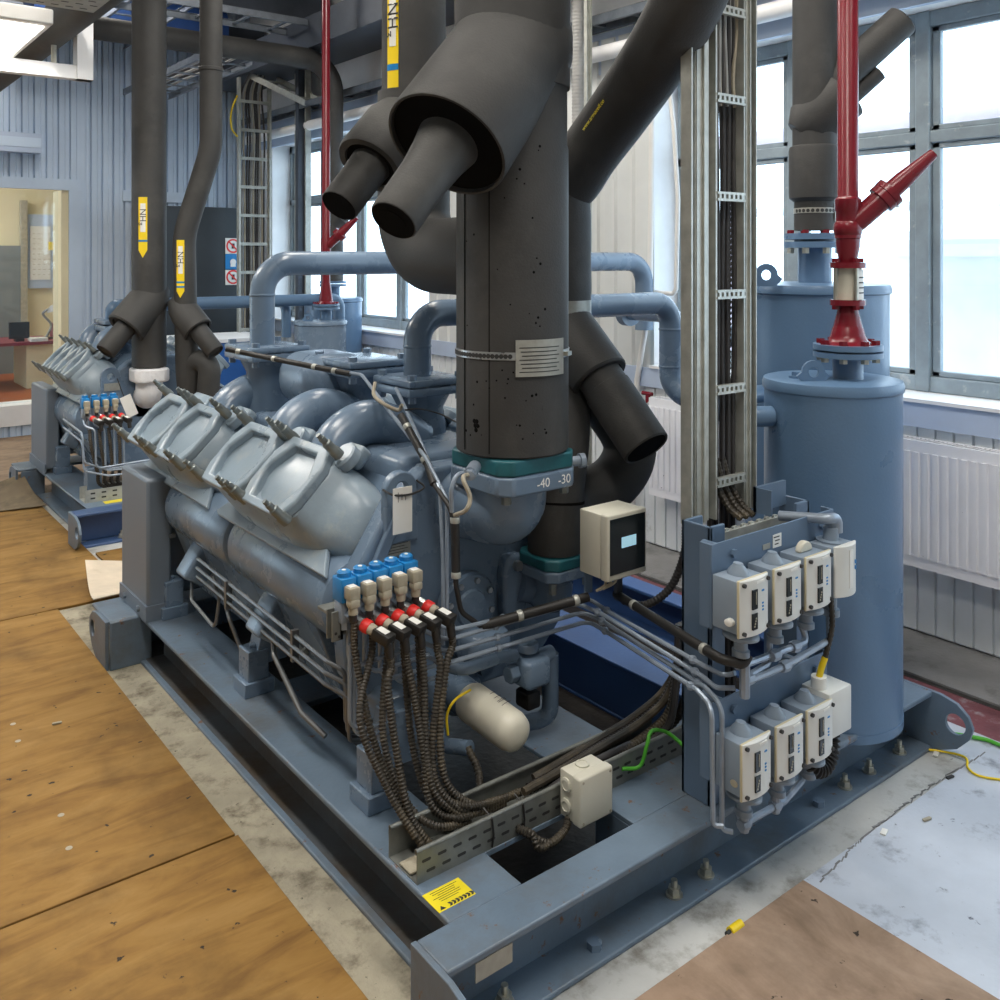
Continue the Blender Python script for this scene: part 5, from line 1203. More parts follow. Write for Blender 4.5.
# display box
t = thing('display_box', (1.88, 1.9, .68), 'cream control box with a dark front and a lit blue display', 'control box')
MB().rbox((1.895, 1.915, .782), (.155, .085, .182), (1, 0, 0), (0, 1, 0), .005, 2).obj('case', 'beige_box', t)
MB().rbox((1.895, 1.856, .782), (.158, .03, .186), (1, 0, 0), (0, 1, 0), .006, 3).obj('lid', 'beige_box', t)
pn = MB().box((1.895, 1.8405, .785), (.140, .003, .156)).obj('front_panel', 'dark_glass', t)
MB().box((1.898, 1.8385, .792), (.058, .0015, .030)).obj('display', 'screen_blue', pn)
MB().bx(1.84, 1.87, 1.958, 1.964, .62, .80).obj('mounting_strip', 'machine_paint', t)
mb = MB()
for i in range(3): mb.tube(smooth_path([(1.85+.02*i, 1.89, .692), (1.845+.02*i, 1.88, .668), (1.83+.012*i, 1.90, .648)], 5), .0045, 6)
mb.obj('cable_tail', 'connector_tan', t)
MB().bx(1.915, 1.935, 1.90, 1.915, .60, .692).obj('support_bracket', 'dark_steel', t)
tag(MB().hose([W(686, 528, Y=1.75), W(684, 555, Y=1.78), W(670, 588, Y=1.82), W(645, 605, Y=1.87), W(622, 600, Y=1.91)], .0125, .011, 9, .14).obj('ribbed_hose', 'cable_dark'), 'black hose curving from the display box up to the foot of the ladder', 'hose')
# ================================================================== REAR UNIT
mat('skid_blue', (.055, .105, .23), .4, 0, .12, 5, .08, 60, dirt=(.10, .10, .10), dscale=4, dlo=.6, dhi=.85)
mat('frost', (.82, .83, .85), .8, 0, .06, 12, .5, 40)
s2 = thing('steel_skid', (2.2, 6.2, 0), 'smaller blue-grey steel base frame carrying the rear compressor', 'base frame')
m = MB(); m.bx(1.35, 1.56, 5.48, 6.75, .174, .19); m.bx(1.44, 1.452, 5.48, 6.75, .012, .174); m.bx(1.35, 1.5, 5.48, 6.75, 0, .014); m.obj('side_rail', 'skid_paint', s2, bevel=.004)
m = MB(); m.bx(1.2685, 3.1, 5.37, 5.482, .174, .19); m.bx(1.27, 3.09, 5.468, 5.482, .014, .174); m.bx(1.27, 3.09, 5.37, 5.468, 0, .014); m.obj('front_beam', 'skid_blue', s2, bevel=.004)
m = MB(); m.bx(1.35, 2.9, 5.4825, 5.78, .176, .1895); m.obj('deck_plate', 'skid_paint', s2, bevel=.002)
m = MB(); m.bx(1.24, 3.0, 6.75, 7.0, .174, .19); m.bx(1.255, 1.40, 6.75, 6.762, 0, .174); m.bx(2.9, 3.0, 5.482, 6.75, 0, .19); m.obj('rear_beam', 'skid_paint', s2, bevel=.006)
eye_plate(1.268, 5.484, -1, parent=s2, m_='skid_paint'); eye_plate(1.24, 6.762, 1, parent=s2)
p = W(107, 530, Z=.014); mb = MB(); mb.cyl((1.52, 5.42, .014), (1.52, 5.42, .019), .021); mb.bolt((1.52, 5.42, .019), (0, 0, 1), .016, .016, .018); mb.obj('anchor_bolt', 'zinc_bolt', s2)
MB().bx(1.46, 1.58, 5.52, 5.58, .1900, .1906).obj('warning_sticker', 'yellow_sticker', s2)
OX = .235
c2_ = thing('compressor', (1.875, 6.3, .19), 'smaller grey-blue piston compressor standing behind the big one, beside the interior window', 'compressor')
MB().prism([(a+OX, b) for a, b in poly], (0, 6.75, 0), (1, 0, 0), (0, 0, 1), .90).obj('crankcase', 'machine_paint', c2_, bevel=.02, seg=3)
MB().lathe([(.02, 0), (.10, .004), (.128, .02), (.135, .05), (.135, .65), (.128, .68), (.02, .70)], (1.305+OX, 5.98, .60), (0, 1, 0), 30).obj('cylinder_jacket', 'machine_paint', c2_)
MB().prism([(1.20+OX, .51), (1.30+OX, .30), (1.34+OX, .30), (1.30+OX, .52)], (0, 6.7, 0), (1, 0, 0), (0, 0, 1), .85).obj('side_plate', 'machine_paint', c2_, bevel=.005)
MB().rbox((1.215+OX, 6.2, .47), (.10, .13, .09), (0, 1, 0), (.55, 0, .83), .012, 3).obj('handhole_cover', 'machine_paint', c2_)
for y in (6.5, 5.75):
    mb = MB(); x = 1.205+OX; mb.bx(x-.04, x+.06, y-.05, y+.05, .1895, .235); mb.bx(x-.03, x+.05, y-.045, y+.045, .235, .36); mb.obj('foot', 'machine_paint', c2_, bevel=.003)
_XC = XC; XC = 1.875
head(-1, 6.02, 6.70, c2_, n=4, base=(1.365, .845), bulge=.13); head(1, 6.02, 6.70, c2_, n=4, base=(1.365, .845), sensors=False)
XC = _XC
MB().prism([(a+OX, b) for a, b in fp], (0, 5.86, 0), (1, 0, 0), (0, 0, 1), .06).obj('end_plate', 'machine_paint', c2_, bevel=.012, seg=3)
o = W(111, 377, Y=5.79)
MB().ringprism([(a*1.1, b*1.1) for a, b in outl], inn, (o.x, 5.82, o.z), (1, 0, 0), (0, 0, 1), .03).obj('lifting_lug', 'machine_paint', c2_, bevel=.006)
a = W(112, 387, Y=5.785); MB().box(a, (.09, .004, .045)).obj('name_plate', 'plate_grey', c2_)
for y, xe in ((6.1, 1.9), (6.45, 1.9)):
    MB().tube(smooth_path([(1.58, y-.02, .99), (1.63, y, 1.075), (1.73, y, 1.115), (1.83, y, 1.08), (1.93, y, 1.0)], 8), .068, 18).obj('gas_elbow', 'machine_paint', c2_)
valve_h = [(1.74, 6.28)]
for x, y in valve_h:
    MB().lathe([(.10, 0), (.095, .03), (.08, .12), (.10, .16)], (x, y, .95), (0, 0, 1), 24).obj('valve_housing', 'machine_paint', c2_)
    mb = MB(); mb.rbox((x, y, 1.135), (.24, .26, .04), (1, 0, 0), (0, 1, 0), .008, 2); mb.rbox((x, y, 1.175), (.24, .26, .03), (1, 0, 0), (0, 1, 0), .008, 2); mb.obj('valve_cover', 'machine_paint', c2_)
MB().tube(fil([(1.80, 5.95, .80), (1.80, 5.86, .76), (1.77, 5.80, .74), (1.765, 5.72, .76), (1.765, 5.72, .84)], .1), .078, 22).obj('suction_elbow', 'frost', c2_)
MB().prism(octp((1.765, 5.72), .102, .035), (0, 0, .84), (1, 0, 0), (0, 1, 0), .085).obj('frosted_flange', 'frost', c2_, bevel=.015, seg=3)
MB().rbox((1.75, 6.0, .66), (.2, .4, .2), (1, 0, 0), (0, 1, 0), .06, 4).obj('pump_housing', 'machine_paint', c2_)
t = thing('motor_cabinet', (1.6, 6.8, .19), 'grey sheet metal cabinet at the far end of the rear compressor', 'motor cabinet')
MB().bx(1.36, 1.44, 6.52, 6.98, .215, .735).obj('body', 'panel_grey', t, bevel=.012); MB().bx(1.44, 2.3, 6.76, 6.98, .25, .70).obj('body', 'panel_grey', t, bevel=.012)
MB().bx(1.35, 1.36, 6.52, 6.98, .19, .25).obj('base_angle', 'panel_grey', t)
t = thing('paper_tag', tuple(W(122, 405, Y=5.66)), 'white paper tag hanging slanted on the rear compressor', 'tag')
a = W(129, 406, Y=5.66); MB().box(a, (.065, .002, .13), (.93, .0, .36), (0, 1, 0)).obj('card', 'label_white', t)
MB().tube([a+V((-.03, 0, .06)), a+V((-.05, .06, .16))], .003, 6).obj('strap', 'black_rubber', t)
# its valves, hoses and comb of lines
vb = ['first', 'second', 'third', 'fourth']; b0 = W(85, 409, Y=5.70)
for i in range(4):
    dup(v0, (b0.x+.052*i, 5.70, .655), 'small blue solenoid valve on the rear compressor, %s from its motor side' % vb[i])['group'] = 'solenoid valves of the rear unit'
for i in range(4):
    x = b0.x+.052*i
    tag(MB().hose([(x+.01, 5.64, .60), (x+.015, 5.62, .50), (x+.05-.01*i, 5.63, .36), (x+.09-.02*i, 5.66, .26), (1.72+.03*i, 5.66, .225)], .011, .014, 8, .2).obj('ribbed_hose', 'hose_black'), 'dark ribbed hose hanging from the %s valve of the rear unit' % vb[i], 'hose', 'hoses of the rear unit')
    tag(MB().tube(fil([(x-.01, 5.69, .65), (x-.01, 5.66, .62), (x+.035, 5.62, .60), (x+.035, 5.60, .38-.012*i), (x+.35, 5.60, .39-.012*i)], .03), .006, 8).obj('control_line', 'tube_steel'), 'thin bent steel line below the %s valve of the rear unit' % vb[i], 'pipe', 'bent lines of the rear unit')
for i in range(2):
    tag(MB().tube(fil([(1.37, 6.1, .60-.05*i), (1.37, 5.66, .58-.05*i), (1.37, 5.62, .42-.05*i), (1.50, 5.60, .36-.03*i), (1.9, 5.60, .35-.03*i)], .03), .006, 8).obj('control_line', 'tube_steel'), ('upper' if i == 0 else 'lower')+' long steel line round the corner of the rear unit', 'pipe', 'bent lines of the rear unit')
t = thing('cable_tray', (1.8, 5.66, .19), 'short perforated tray on the rear base frame', 'cable tray')
mb = MB(); mb.bx(1.37, 2.2, 5.60, 5.72, .19, .193); mb.obj('tray_floor', 'galv', t)
for y in (5.60, 5.72): MB().bx(1.37, 2.2, y-.0015, y+.0015, .19, .262).obj('tray_wall', 'galv', t)
mb = MB()
for i in range(12):
    for k in (0, 1): mb.bx(1.40+i*.06, 1.425+i*.06, 5.5978, 5.5984, .208+.028*k, .217+.028*k)
mb.obj('tray_slots', 'ink', t)
# insulated pipes of the rear unit
AXr, AYr = AX, V((.35, -.62, -.70)).normalized()
PX, PY = 1.765, 5.72
t = thing('insulated_pipe', (PX, PY, .925), 'straight black foam pipe with a yellow marker ending in the white frosted flange', 'insulated pipe')
MB().lathe([(.095, 0), (.100, .004), (.100, 3.25)], (PX, PY, .93), (0, 0, 1), 32).obj('foam_sleeve', 'foam', t)
cA = V((PX, PY, 1.33))
MB().lathe([(.06, -.12), (.10, -.06), (.118, .02), (.118, .22), (.11, .228), (.09, .225), (.088, .21), (.02, .21)], cA, AXr, 34).obj('valve_sleeve', 'foam', t)
mb = MB(); mb.lathe([(.062, .2), (.060, .40), (.056, .405), (.054, .395), (.01, .39)], cA, AXr, 26); mb.obj('spindle_sleeve', 'foam', t)
marker((PX, PY), .100, W(147, 197, Y=PY-.1).z, W(147, 250, Y=PY-.1).z, .0, .052, t, 1, .052)
t = thing('insulated_pipe', (2.1, 6.1, .8), 'S-bent black foam pipe with a yellow marker beside the frosted one', 'insulated pipe')
D_ = 5.6
MB().tube(fil([W(190, 405, D=D_), W(187, 370, D=D_), W(184, 235, D=D_), W(211, 150, D=D_), W(211, 0, D=D_), W(211, -330, D=D_)], .50, 14), .067, 28).obj('foam_sleeve', 'foam', t)
MB().tube(fil([W(190, 400, D=D_), W(192, 360, D=D_), W(210, 362, D=D_-.05), W(208, 395, D=D_-.05)], .11, 8), .066, 24).obj('foam_elbow', 'foam', t)
q = W(211, 72, D=D_); mb = MB(); mb.lathe([(.067, 0), (.073, .006), (.073, .022), (.067, .028)], q, (0, 0, 1), 28); mb.obj('sleeve_joint', 'foam', t)
cB = W(184, 312, D=D_)
MB().lathe([(.05, -.10), (.078, -.04), (.092, .02), (.092, .15), (.086, .156), (.074, .155), (.072, .14), (.02, .14)], cB, AYr, 32).obj('valve_sleeve', 'foam', t)
MB().lathe([(.058, .13), (.055, .33), (.051, .335), (.047, .32), (.01, .315)], cB, AYr, 26).obj('spindle_sleeve', 'foam', t)
q = W(184, 262, D=D_); marker((q.x, q.y), .068, W(186, 240, D=5.55).z, W(186, 291, D=5.55).z, .02, .046, t, 2, .050)
# blue-grey pipes and tanks of the rear unit
tag(MB().tube(fil([(1.70, 6.28, 1.19), (1.70, 6.28, 1.275), (3.35, 6.28, 1.275), (3.35, 6.28, .9)], .07, 8), .043, 20).obj('steel_pipe', 'windowlit_paint'), 'long level blue pipe behind the rear black pipes', 'pipe')
t2x, t2y = 3.09, 6.08
t = thing('separator_tank', (t2x, t2y, .19), 'small grey-blue tank under the thin red pipe', 'tank')
MB().lathe([(.185, 0), (.185, .93)], (t2x, t2y, .19), (0, 0, 1), 40).obj('shell', 'machine_paint', t)
MB().lathe([(.186, 0), (.193, .006), (.193, .022), (.186, .034), (.02, .038)], (t2x, t2y, 1.10), (0, 0, 1), 40).obj('lid', 'machine_paint', t)
mb = MB(); mb.cyl((t2x+.03, t2y-.03, 1.13), (t2x+.03, t2y-.03, 1.22), .042, n=20); mb.cyl((t2x+.03, t2y-.03, 1.215), (t2x+.03, t2y-.03, 1.232), .098, n=28); mb.cyl((t2x+.03, t2y-.03, 1.238), (t2x+.03, t2y-.03, 1.255), .098, n=28); mb.obj('flange', 'windowlit_paint', t)
mb = MB(); lug(mb, t2x-.12, t2y-.05, 1.13, (.79, -.61, 0), .03); mb.obj('lifting_lug', 'windowlit_paint', t)
for i in range(8): a = i*.785+.3; bolts('flange_bolt', 'red_paint', t, [((t2x+.03+.08*math.cos(a), t2y-.03+.08*math.sin(a), 1.255), (0, 0, 1), .013, .013, 0)])
rx, ry = t2x+.03, t2y-.03
t = thing('red_pipe', (rx, ry, 1.255), 'thin red pipe rising from the small rear tank', 'red pipe')
MB().lathe([(.07, 0), (.05, .02), (.046, .06), (.03, .16), (.03, .30), (.036, .34), (.036, .46), (.030, .48), (.030, 2.93)], (rx, ry, 1.255), (0, 0, 1), 24).obj('riser', 'red_paint', t)
c = V((rx, ry, 1.66)); mb = MB(); mb.lathe([(.03, 0), (.034, .12), (.05, .122), (.05, .16), (.032, .165), (.028, .21), (.018, .32)], c, AB, 22); mb.obj('valve_body', 'red_paint', t)
u2x, u2y = 3.53, 6.72
t = thing('separator_tank', (u2x, u2y, .19), 'tank half hidden behind the small grey-blue one, by the far window', 'tank')
MB().lathe([(.23, 0), (.23, 1.23), (.238, 1.235), (.238, 1.25), (.23, 1.265), (.02, 1.27)], (u2x, u2y, 0), (0, 0, 1), 40).obj('shell', 'windowlit_paint', t)
mb = MB(); mb.cyl((u2x, u2y, 1.27), (u2x, u2y, 1.36), .055, n=20); mb.cyl((u2x, u2y, 1.355), (u2x, u2y, 1.372), .11, n=26); mb.cyl((u2x, u2y, 1.38), (u2x, u2y, 1.397), .11, n=26); mb.obj('flange', 'windowlit_paint', t)
t = thing('insulated_pipe', (u2x, u2y, 1.4), 'dark foam-wrapped pipe beside the far window, turning along under the ceiling', 'insulated pipe')
mb = MB(); mb.tube(fil([(u2x, u2y, 1.40), (u2x, u2y, 3.17), (1.2, u2y, 3.17)], .25, 10), .082, 26); mb.obj('foam_sleeve', 'foam', t)
cC = V((u2x, u2y, 1.85)); mb = MB(); mb.lathe([(.08, 0), (.085, .1), (.06, .105), (.055, .26)], cC, AB, 24); mb.obj('valve_sleeve', 'foam', t)
tag(MB().tube(fil([(2.95, 6.35, 1.0), (2.95, 6.35, 1.25), (2.98, 6.9, 1.25)], .08, 8), .036, 18).obj('steel_pipe', 'windowlit_paint'), 'small grey-blue pipe bend beside the background tanks', 'pipe')

# ================================================================== BACK CORNER
t = thing('dark_cabinet', (3.1, 8.75, 0), 'dark grey cabinet against the rear wall with round safety signs', 'cabinet')
MB().bx(2.62, 3.46, 8.52, 9.03, .05, 2.06).obj('body', 'cabinet_dark', t, bevel=.008); MB().bx(2.64, 2.74, 8.50, 8.52, .05, 1.98).obj('door', 'green_dark', t)
MB().bx(2.60, 3.48, 8.54, 9.03, 0, .05).obj('plinth', 'dark_steel', t)
for i, py in enumerate((246, 262, 277)):
    q = W(233, py, Y=8.515); s = .075
    sg = MB().box(q, (2*s, .004, 2*s)).obj('safety_sign', 'label_white' if i != 1 else 'coil_blue', t)
    f = q+V((0, -.003, 0))
    if i != 1:
        mb = MB(); mb.lathe([(.052, 0), (.068, .0), (.068, .001), (.052, .001)], f, (0, -1, 0), 28, False); mb.box(f, (.11, .0012, .014), (.7, 0, -.7), (0, 1, 0)); mb.obj('sign_ring', 'red_ring', sg)
        mb = MB(); mb.rbox(f+V((0, .0004, 0)), (.03, .001, .05), (1, 0, 0), (0, 1, 0), .0004, 1); mb.obj('sign_figure', 'ink', sg)
    else:
        mb = MB(); mb.lathe([(.03, 0), (.03, .001)], f, (0, -1, 0), 20); mb.box(f+V((0, 0, -.03)), (.05, .001, .03)); mb.obj('sign_figure', 'label_white', sg)
t = thing('blue_machine', (2.95, 7.8, 0), 'bright blue machine casing below the dark cabinet', 'machine')
mat('bright_blue', (.03, .13, .42), .35, 0, .08, 4)
MB().bx(2.45, 3.35, 7.45, 8.1, .1, .88).obj('casing', 'bright_blue', t, bevel=.015); MB().bx(2.44, 3.36, 7.44, 8.11, .88, .91).obj('top_edge', 'white_paint', t); MB().bx(2.5, 3.3, 7.5, 8.05, 0, .1).obj('base', 'dark_steel', t)

def ladder(name, label, a, b, w, across, par_m='galv', step=.26, hh=.05):
    """straight cable ladder from a to b"""
    a, b, ac = V(a), V(b), V(across).normalized(); L = (b-a).length; d = (b-a).normalized(); up = ac.cross(d)
    t = thing(name, tuple(a), label, 'cable ladder')
    for s in (-1, 1):
        mb = MB(); o = ac*(s*w/2); mb.bar(a+o, b+o, .004, hh, up=tuple(up)); mb.bar(a+o-ac*(s*.008)+up*hh/2, b+o-ac*(s*.008)+up*hh/2, .02, .003, up=tuple(up)); mb.bar(a+o-ac*(s*.008)-up*hh/2, b+o-ac*(s*.008)-up*hh/2, .02, .003, up=tuple(up)); mb.obj('side_rail', par_m, t)
    for i in range(int(L/step)):
        p = a+d*(step*(i+.5)); mb = MB(); mb.bar(p-ac*(w/2), p+ac*(w/2), .028, .012, up=tuple(up)); mb.obj('rung', par_m, t)
    return t
t = ladder('cable_ladder', 'vertical cable ladder in the rear corner, packed with grey and black cables', (3.43, 8.06, .02), (3.43, 8.06, 3.22), .31, (1, 0, 0))
for i in range(12):
    x = 3.31+.021*i
    pts = [(x, 8.10, .05), (x+random.uniform(-.006, .006), 8.10, 1.2), (x, 8.10, 2.2), (x+random.uniform(-.02, .02), 8.10, 2.7), (3.32+.018*i, 8.10, 3.08+.015*(i % 3)), (3.36+.012*i, 7.95, 3.27+.012*(i % 4))]
    tag(MB().tube(smooth_path(pts, 6), .009, 6).obj('signal_cable', ('cable_dark', 'cable_grey', 'cable_tan', 'cable_dark')[i % 4]), 'thin cable running down the ladder in the rear corner', 'cable', 'cables in the rear corner ladder')
tag(MB().tube(smooth_path([(3.26, 8.04, 3.05), (3.19, 8.0, 2.9), (3.19, 8.0, 2.75), (3.26, 8.04, 2.68)], 8), .008, 6).obj('earth_wire', 'yellow'), 'yellow-green earth wire looping off the top of the rear corner ladder', 'wire')
t = ladder('cable_ladder', 'narrow vertical ladder in front of the far window reveal', (3.70, 7.62, .02), (3.70, 7.62, 4.15), .22, (0, 1, 0), step=.3)
for i in range(4):
    tag(MB().tube([(3.69, 7.53+.05*i, .05), (3.69, 7.53+.05*i, 4.1)], .014, 8).obj('power_cable', 'cable_dark'), 'thick dark cable in the narrow ladder by the far window', 'cable', 'dark cables by the far window')
ladder('cable_ladder', 'bright ladder piece sloping down from the corner ladder to the narrow one', (3.50, 8.02, 3.24), (3.64, 7.2, 2.9), .26, (.95, .05, 0), step=.28)
# ceiling trays
ladder('cable_ladder', 'ceiling cable ladder running lengthwise above the rear unit', (2.72, 6.92, 3.12), (2.72, 8.9, 3.12), .42, (1, 0, 0), step=.3, par_m='galv_dark')
ladder('cable_ladder', 'ceiling cable ladder running along above the windows', (3.70, 1.0, 2.93), (3.70, 8.9, 2.93), .15, (1, 0, 0), step=.3, par_m='galv_dark')
ladder('cable_ladder', 'ceiling cable ladder crossing the room in the rear', (.6, 6.9, 3.45), (3.7, 6.9, 3.45), .4, (0, 1, 0), step=.3, par_m='galv_dark')
ladder('cable_ladder', 'higher ceiling ladder along the middle of the room', (2.3, 4.0, 3.55), (2.3, 8.9, 3.55), .45, (1, 0, 0), step=.3, par_m='galv_dark')
for y in (7.3, 8.7):
    tag(MB().bx(1.0, 3.78, y-.07, y+.07, 3.62, 3.86).obj('ceiling_beam', 'dark_steel'), 'dark steel beam under the ceiling, %s' % ('nearer of two' if y < 8 else 'close to the rear wall'), 'beam')
tag(MB().bx(3.3, 3.78, .2, 9.0, 3.25, 3.5).obj('ceiling_duct', 'dark_steel'), 'dark service duct along the window wall under the ceiling', 'duct')
tag(MB().tube([(1.6, 8.3, 3.66), (3.2, 8.3, 3.66)], .22, 20).obj('ceiling_duct', 'duct_blue'), 'blue round duct high in the rear', 'duct')
for i in range(5):
    tag(MB().tube(smooth_path([(2.60+.05*i, 8.8, 3.15), (2.60+.05*i, 8.0, 3.15), (2.62+.05*i, 7.4, 3.15), (2.61+.05*i, 6.95, 3.15)], 5), .011, 6).obj('tray_cable', 'cable_dark' if i % 2 else 'cable_grey'), 'cable lying in the lengthwise ceiling ladder', 'cable', 'cables in the ceiling ladder')
for i in range(4):
    tag(MB().tube([(3.65+.033*i, 1.1, 2.955), (3.65+.033*i, 8.8, 2.955)], .013, 6).obj('tray_cable', 'cable_dark' if i % 2 else 'cable_grey'), 'cable lying in the ceiling ladder above the windows', 'cable', 'cables above the windows')
q = W(578, 60, X=3.55); tag(MB().hose([(q.x, q.y, .015), (q.x, q.y, 4.15)], .035, .02, 14, .06).obj('ribbed_duct', 'cable_grey'), 'pale ribbed vertical duct standing by the cladding pier behind the thickest riser', 'duct')
q = W(587, 60, X=3.5); mb = MB(); mb.bx(q.x-.02, q.x+.02, q.y, q.y+.004, .013, 4.15); mb.bx(q.x-.02, q.x-.016, q.y-.02, q.y, .013, 4.15); mb.bx(q.x+.016, q.x+.02, q.y-.02, q.y, .013, 4.15); tag(mb.obj('mounting_channel', 'galv'), 'bright steel channel beside the pale ribbed duct', 'channel')
q = W(300, 100, X=3.65); tag(MB().bx(q.x-.03, q.x+.03, q.y-.03, q.y+.03, 0, 4.18).obj('steel_post', 'dark_steel'), 'dark steel post by the far window', 'post')

# ------------------------------------------------------------------ top left: lamp, frame, tray, pipe
t = thing('fluorescent_lamp', (.67, 4.5, 2.5), 'lit fluorescent ceiling lamp hanging beside the white frame', 'ceiling lamp')
MB().bx(.50, .84, 3.9, 5.3, 2.50, 2.56).obj('housing', 'white_warm', t, bevel=.006)
MB().bx(.525, .815, 3.95, 5.27, 2.494, 2.4995).obj('diffuser', 'lamp_glow', t)
mb = MB(); mb.bx(.44, 1.16, 4.60, 4.66, 2.425, 2.488); mb.bx(1.09, 1.16, 4.59, 4.67, 2.425, 3.3); mb.bx(.56, .60, 4.61, 4.65, 2.56, 3.3)
tag(mb.obj('hanging_frame', 'white_paint'), 'white steel hanger frame beside the lit lamp', 'frame')
tag(MB().cyl((1.0, 4.64, 2.49), (1.0, 4.64, 3.2), .012).obj('hanger_rod', 'cream'), 'thin cream rod inside the white hanger frame', 'rod')
t = tag(MB().tube([(1.0, 2.4, 2.66), (1.0, 9.0, 2.66)], .085, 26).obj('insulated_pipe', 'foam'), 'level black foam pipe running away under the ceiling beside the lamp', 'insulated pipe')
t = thing('cable_tray', (.5, 3.55, 2.5), 'perforated cable tray crossing above the end of the lit lamp', 'cable tray')
MB().bx(-.2, .915, 3.30, 3.62, 2.50, 2.503).obj('tray_floor', 'galv', t)
mb = MB(); mb.bx(-.2, .915, 3.30, 3.303, 2.50, 2.56); mb.bx(-.2, .915, 3.617, 3.62, 2.50, 2.56); mb.obj('tray_wall', 'galv', t)
mb = MB()
for i in range(22):
    for k in range(5): mb.bx(-.15+.048*i+.02*(k % 2), -.125+.048*i+.02*(k % 2), 3.335+.06*k, 3.345+.06*k, 2.4994, 2.4999)
mb.obj('tray_slots', 'ink', t)
a = W(0, 141, Y=8.95); b = W(41, 141, Y=8.95)
t = thing('wall_trunking', ((a.x+b.x)/2-.4, 9.0, a.z-.08), 'grey-blue trunking on the rear wall above the interior window', 'trunking')
mb = MB(); mb.bx(a.x-.9, b.x, 8.92, 9.04, a.z-.085, a.z+.085); mb.obj('channel', 'sill_panel', t); MB().bx(a.x-.9, b.x-.004, 8.915, 8.92, a.z-.04, a.z+.045).obj('cover', 'wall_clad', t)

# ------------------------------------------------------------------ office behind the interior window
a, b = W(-60, 242, Y=11.9), W(21, 242, Y=11.9)
t = thing('door', (a.x, 11.9, .24), 'grey door in the room behind the interior window', 'door')
MB().bx(a.x-.3, b.x, 11.92, 11.98, .24, 1.72).obj('leaf', 'door_grey', t); MB().bx(b.x, b.x+.07, 11.9, 11.99, .24, 2.25).obj('door_post', 'connector_tan', t)
a, b = W(29, 214, Y=11.9), W(54, 288, Y=11.9)
t = thing('notice_board', ((a.x+b.x)/2, 11.93, b.z), 'white paper chart on a blue-grey board in the room behind the window', 'notice board')
MB().bx(a.x, b.x, 11.95, 12.0, b.z, a.z).obj('board', 'sill_panel', t); MB().bx(a.x+.02, b.x-.03, 11.94, 11.949, b.z+.10, a.z-.14).obj('chart', 'label_white', t)
mb = MB()
for i in range(9):
    for k in range(4): mb.bx(a.x+.05+.055*k, a.x+.07+.055*k+.01*(i % 2), 11.938, 11.9395, b.z+.16+.06*i, b.z+.165+.06*i)
mb.obj('chart_print', 'connector_tan', t)
q = W(54, 246, Y=11.85); tag(MB().bx(q.x-.045, q.x+.03, 11.86, 11.93, q.z-.05, q.z+.05).obj('wall_sign', 'yellow'), 'small yellow box on the office wall beside the white chart', 'sign')
t = thing('desk', (1.5, 10.6, .24), 'dark red desk top in the room behind the window', 'desk')
a = W(57, 340, Y=10.5); MB().bx(-.8, a.x, 10.4, 11.2, a.z-.03, a.z).obj('table_top', 'desk_red', t)
MB().bx(a.x-.30, a.x-.02, 10.45, 11.1, .24, a.z-.03).obj('leg', 'room_cream', t); MB().bx(-.7, -.6, 10.45, 11.1, .24, a.z-.03).obj('leg', 'door_grey', t)
zt = a.z
q = W(22, 328, Y=10.5); t = thing('monitor', (q.x, 10.6, zt), 'dark monitor on the office desk', 'monitor')
MB().bx(q.x-.11, q.x+.08, 10.55, 10.58, zt+.03, zt+.20).obj('screen', 'cabinet_dark', t); MB().bx(q.x-.05, q.x+.03, 10.54, 10.66, zt, zt+.03).obj('stand', 'ink', t)
q = W(46, 322, Y=10.7); t = thing('desk_lamp', (q.x, 10.7, zt), 'jumble of grey arms of a lamp on the office desk', 'desk lamp')
mb = MB(); mb.tube(smooth_path([(q.x, 10.7, zt+.01), (q.x+.05, 10.7, zt+.15), (q.x-.03, 10.7, zt+.27), (q.x+.06, 10.68, zt+.34)], 6), .013, 8); mb.obj('arm', 'cable_grey', t)
MB().cyl((q.x, 10.7, zt), (q.x, 10.7, zt+.02), .07).obj('base', 'cable_dark', t); MB().lathe([(.03, 0), (.08, .06)], (q.x+.06, 10.66, zt+.36), (.3, 0, -1), 18).obj('shade', 'cable_grey', t)
q = W(38, 338, Y=10.45); tag(MB().bx(q.x-.07, q.x+.09, 10.42, 10.6, zt, zt+.035).obj('paper_stack', 'label_white'), 'stack of paper at the edge of the office desk', 'paper')
q = W(55, 325, Y=10.75); tag(MB().bx(q.x-.03, q.x+.04, 10.7, 10.85, zt, zt+.16).obj('red_box', 'desk_red'), 'small red box on the window end of the office desk', 'box')

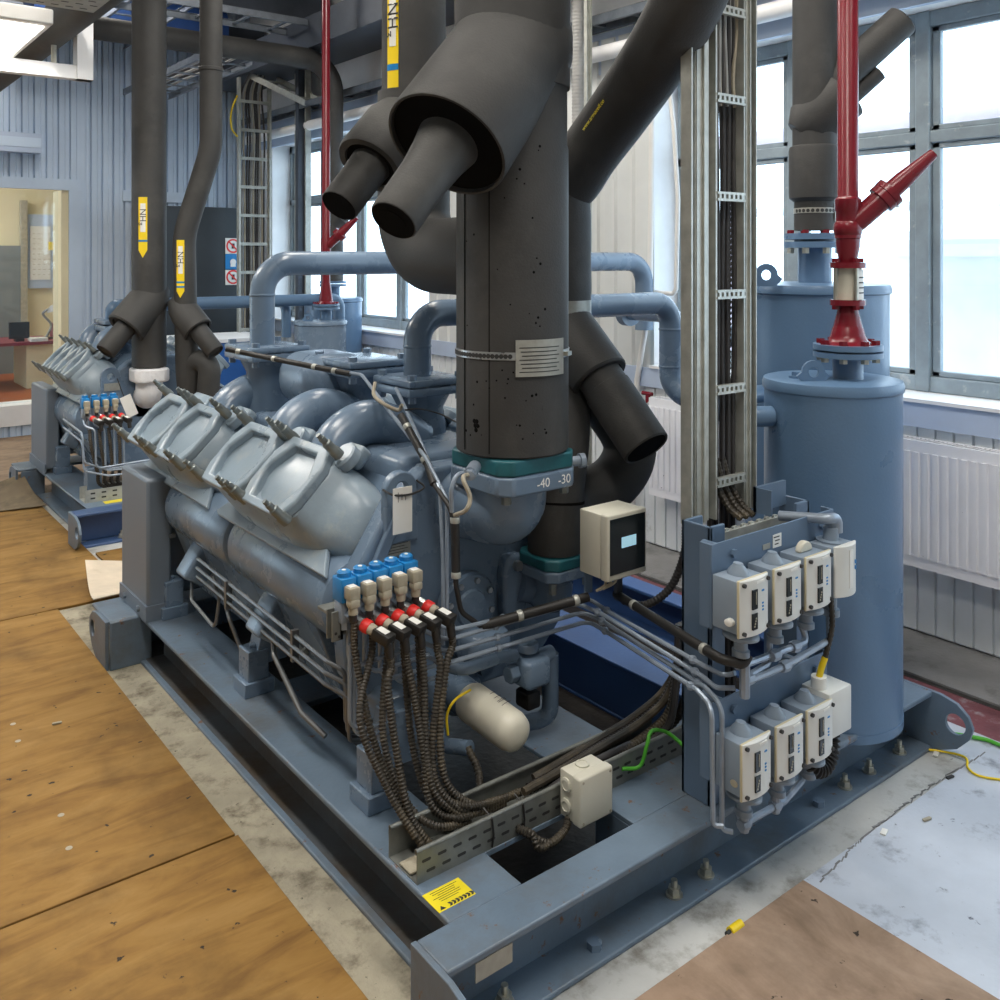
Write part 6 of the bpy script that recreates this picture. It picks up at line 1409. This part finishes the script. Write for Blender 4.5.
# ================================================================== remaining room shell, light
t = bpy.data.objects['cable_tray.002']; ORG[t.name] = V(t.location)
for x in (.2, .8): MB().cyl((x, 3.46, 2.56), (x, 3.46, ZC), .006, n=8).obj('hanger_rod', 'galv', t)
slab('wall_left', -4.1, -4, -1.5, 9.3, 0, ZC, 'wall_grey')
slab('wall_front', -4, 4.1, -1.6, -1.5, 0, ZC, 'wall_grey')
wd = bpy.data.worlds.new('world'); SC.world = wd; wd.use_nodes = True
bg = wd.node_tree.nodes['Background']; bg.inputs[0].default_value = (.68, .84, 1, 1); bg.inputs[1].default_value = 5.5
def area(name, loc, sx, sy, e, rgb, rot=(0, 0, 0)):
    l = bpy.data.lights.new(name, 'AREA'); l.shape = 'RECTANGLE'; l.size = sx; l.size_y = sy; l.energy = e; l.color = rgb
    o = bpy.data.objects.new(name, l); COL.objects.link(o); o.location = loc; o.rotation_euler = rot; return o
WARM = (1, .94, .86)
area('lamp_light', (.67, 4.6, 2.485), .28, 1.3, 30, WARM)
for i, (x, y, e) in enumerate(((.3, .6, 50), (.3, 2.9, 55), (2.2, .4, 45), (2.0, 2.4, 55), (-2.0, 2.5, 18), (-1.2, 6.5, 45), (1.7, 7.6, 60), (2.6, 4.4, 45))):
    area('ceiling_fill_%d' % i, (x, y, 4.05), .35, 1.5, e*1.3, WARM)  # unseen overhead fill lamps added to light the room, no fixtures
area('office_fill', (.8, 10.8, 2.88), 1.2, .6, 70, (1, .92, .78))  # unseen lamp added to brighten the room behind the interior window
for nm, y0, y1 in (('daylight_1', -.6, 3.49), ('daylight_2', 5.73, 8.51)):
    o = area(nm, (XW+.32, (y0+y1)/2, 1.84), 1.7, y1-y0, 1, (1, 1, 1), (0, math.pi/2, 0)); o.data.cycles.is_portal = True
vs_ = SC.view_settings; vs_.view_transform = 'Standard'; vs_.look = 'None'; vs_.gamma = 1; vs_.use_curve_mapping = False; vs_.exposure = -.28
SC.cycles.use_denoising = True
SC.cycles.max_bounces = 8; SC.cycles.diffuse_bounces = 5; SC.cycles.glossy_bounces = 3; SC.cycles.transparent_max_bounces = 12
SC.cycles.sample_clamp_indirect = 6
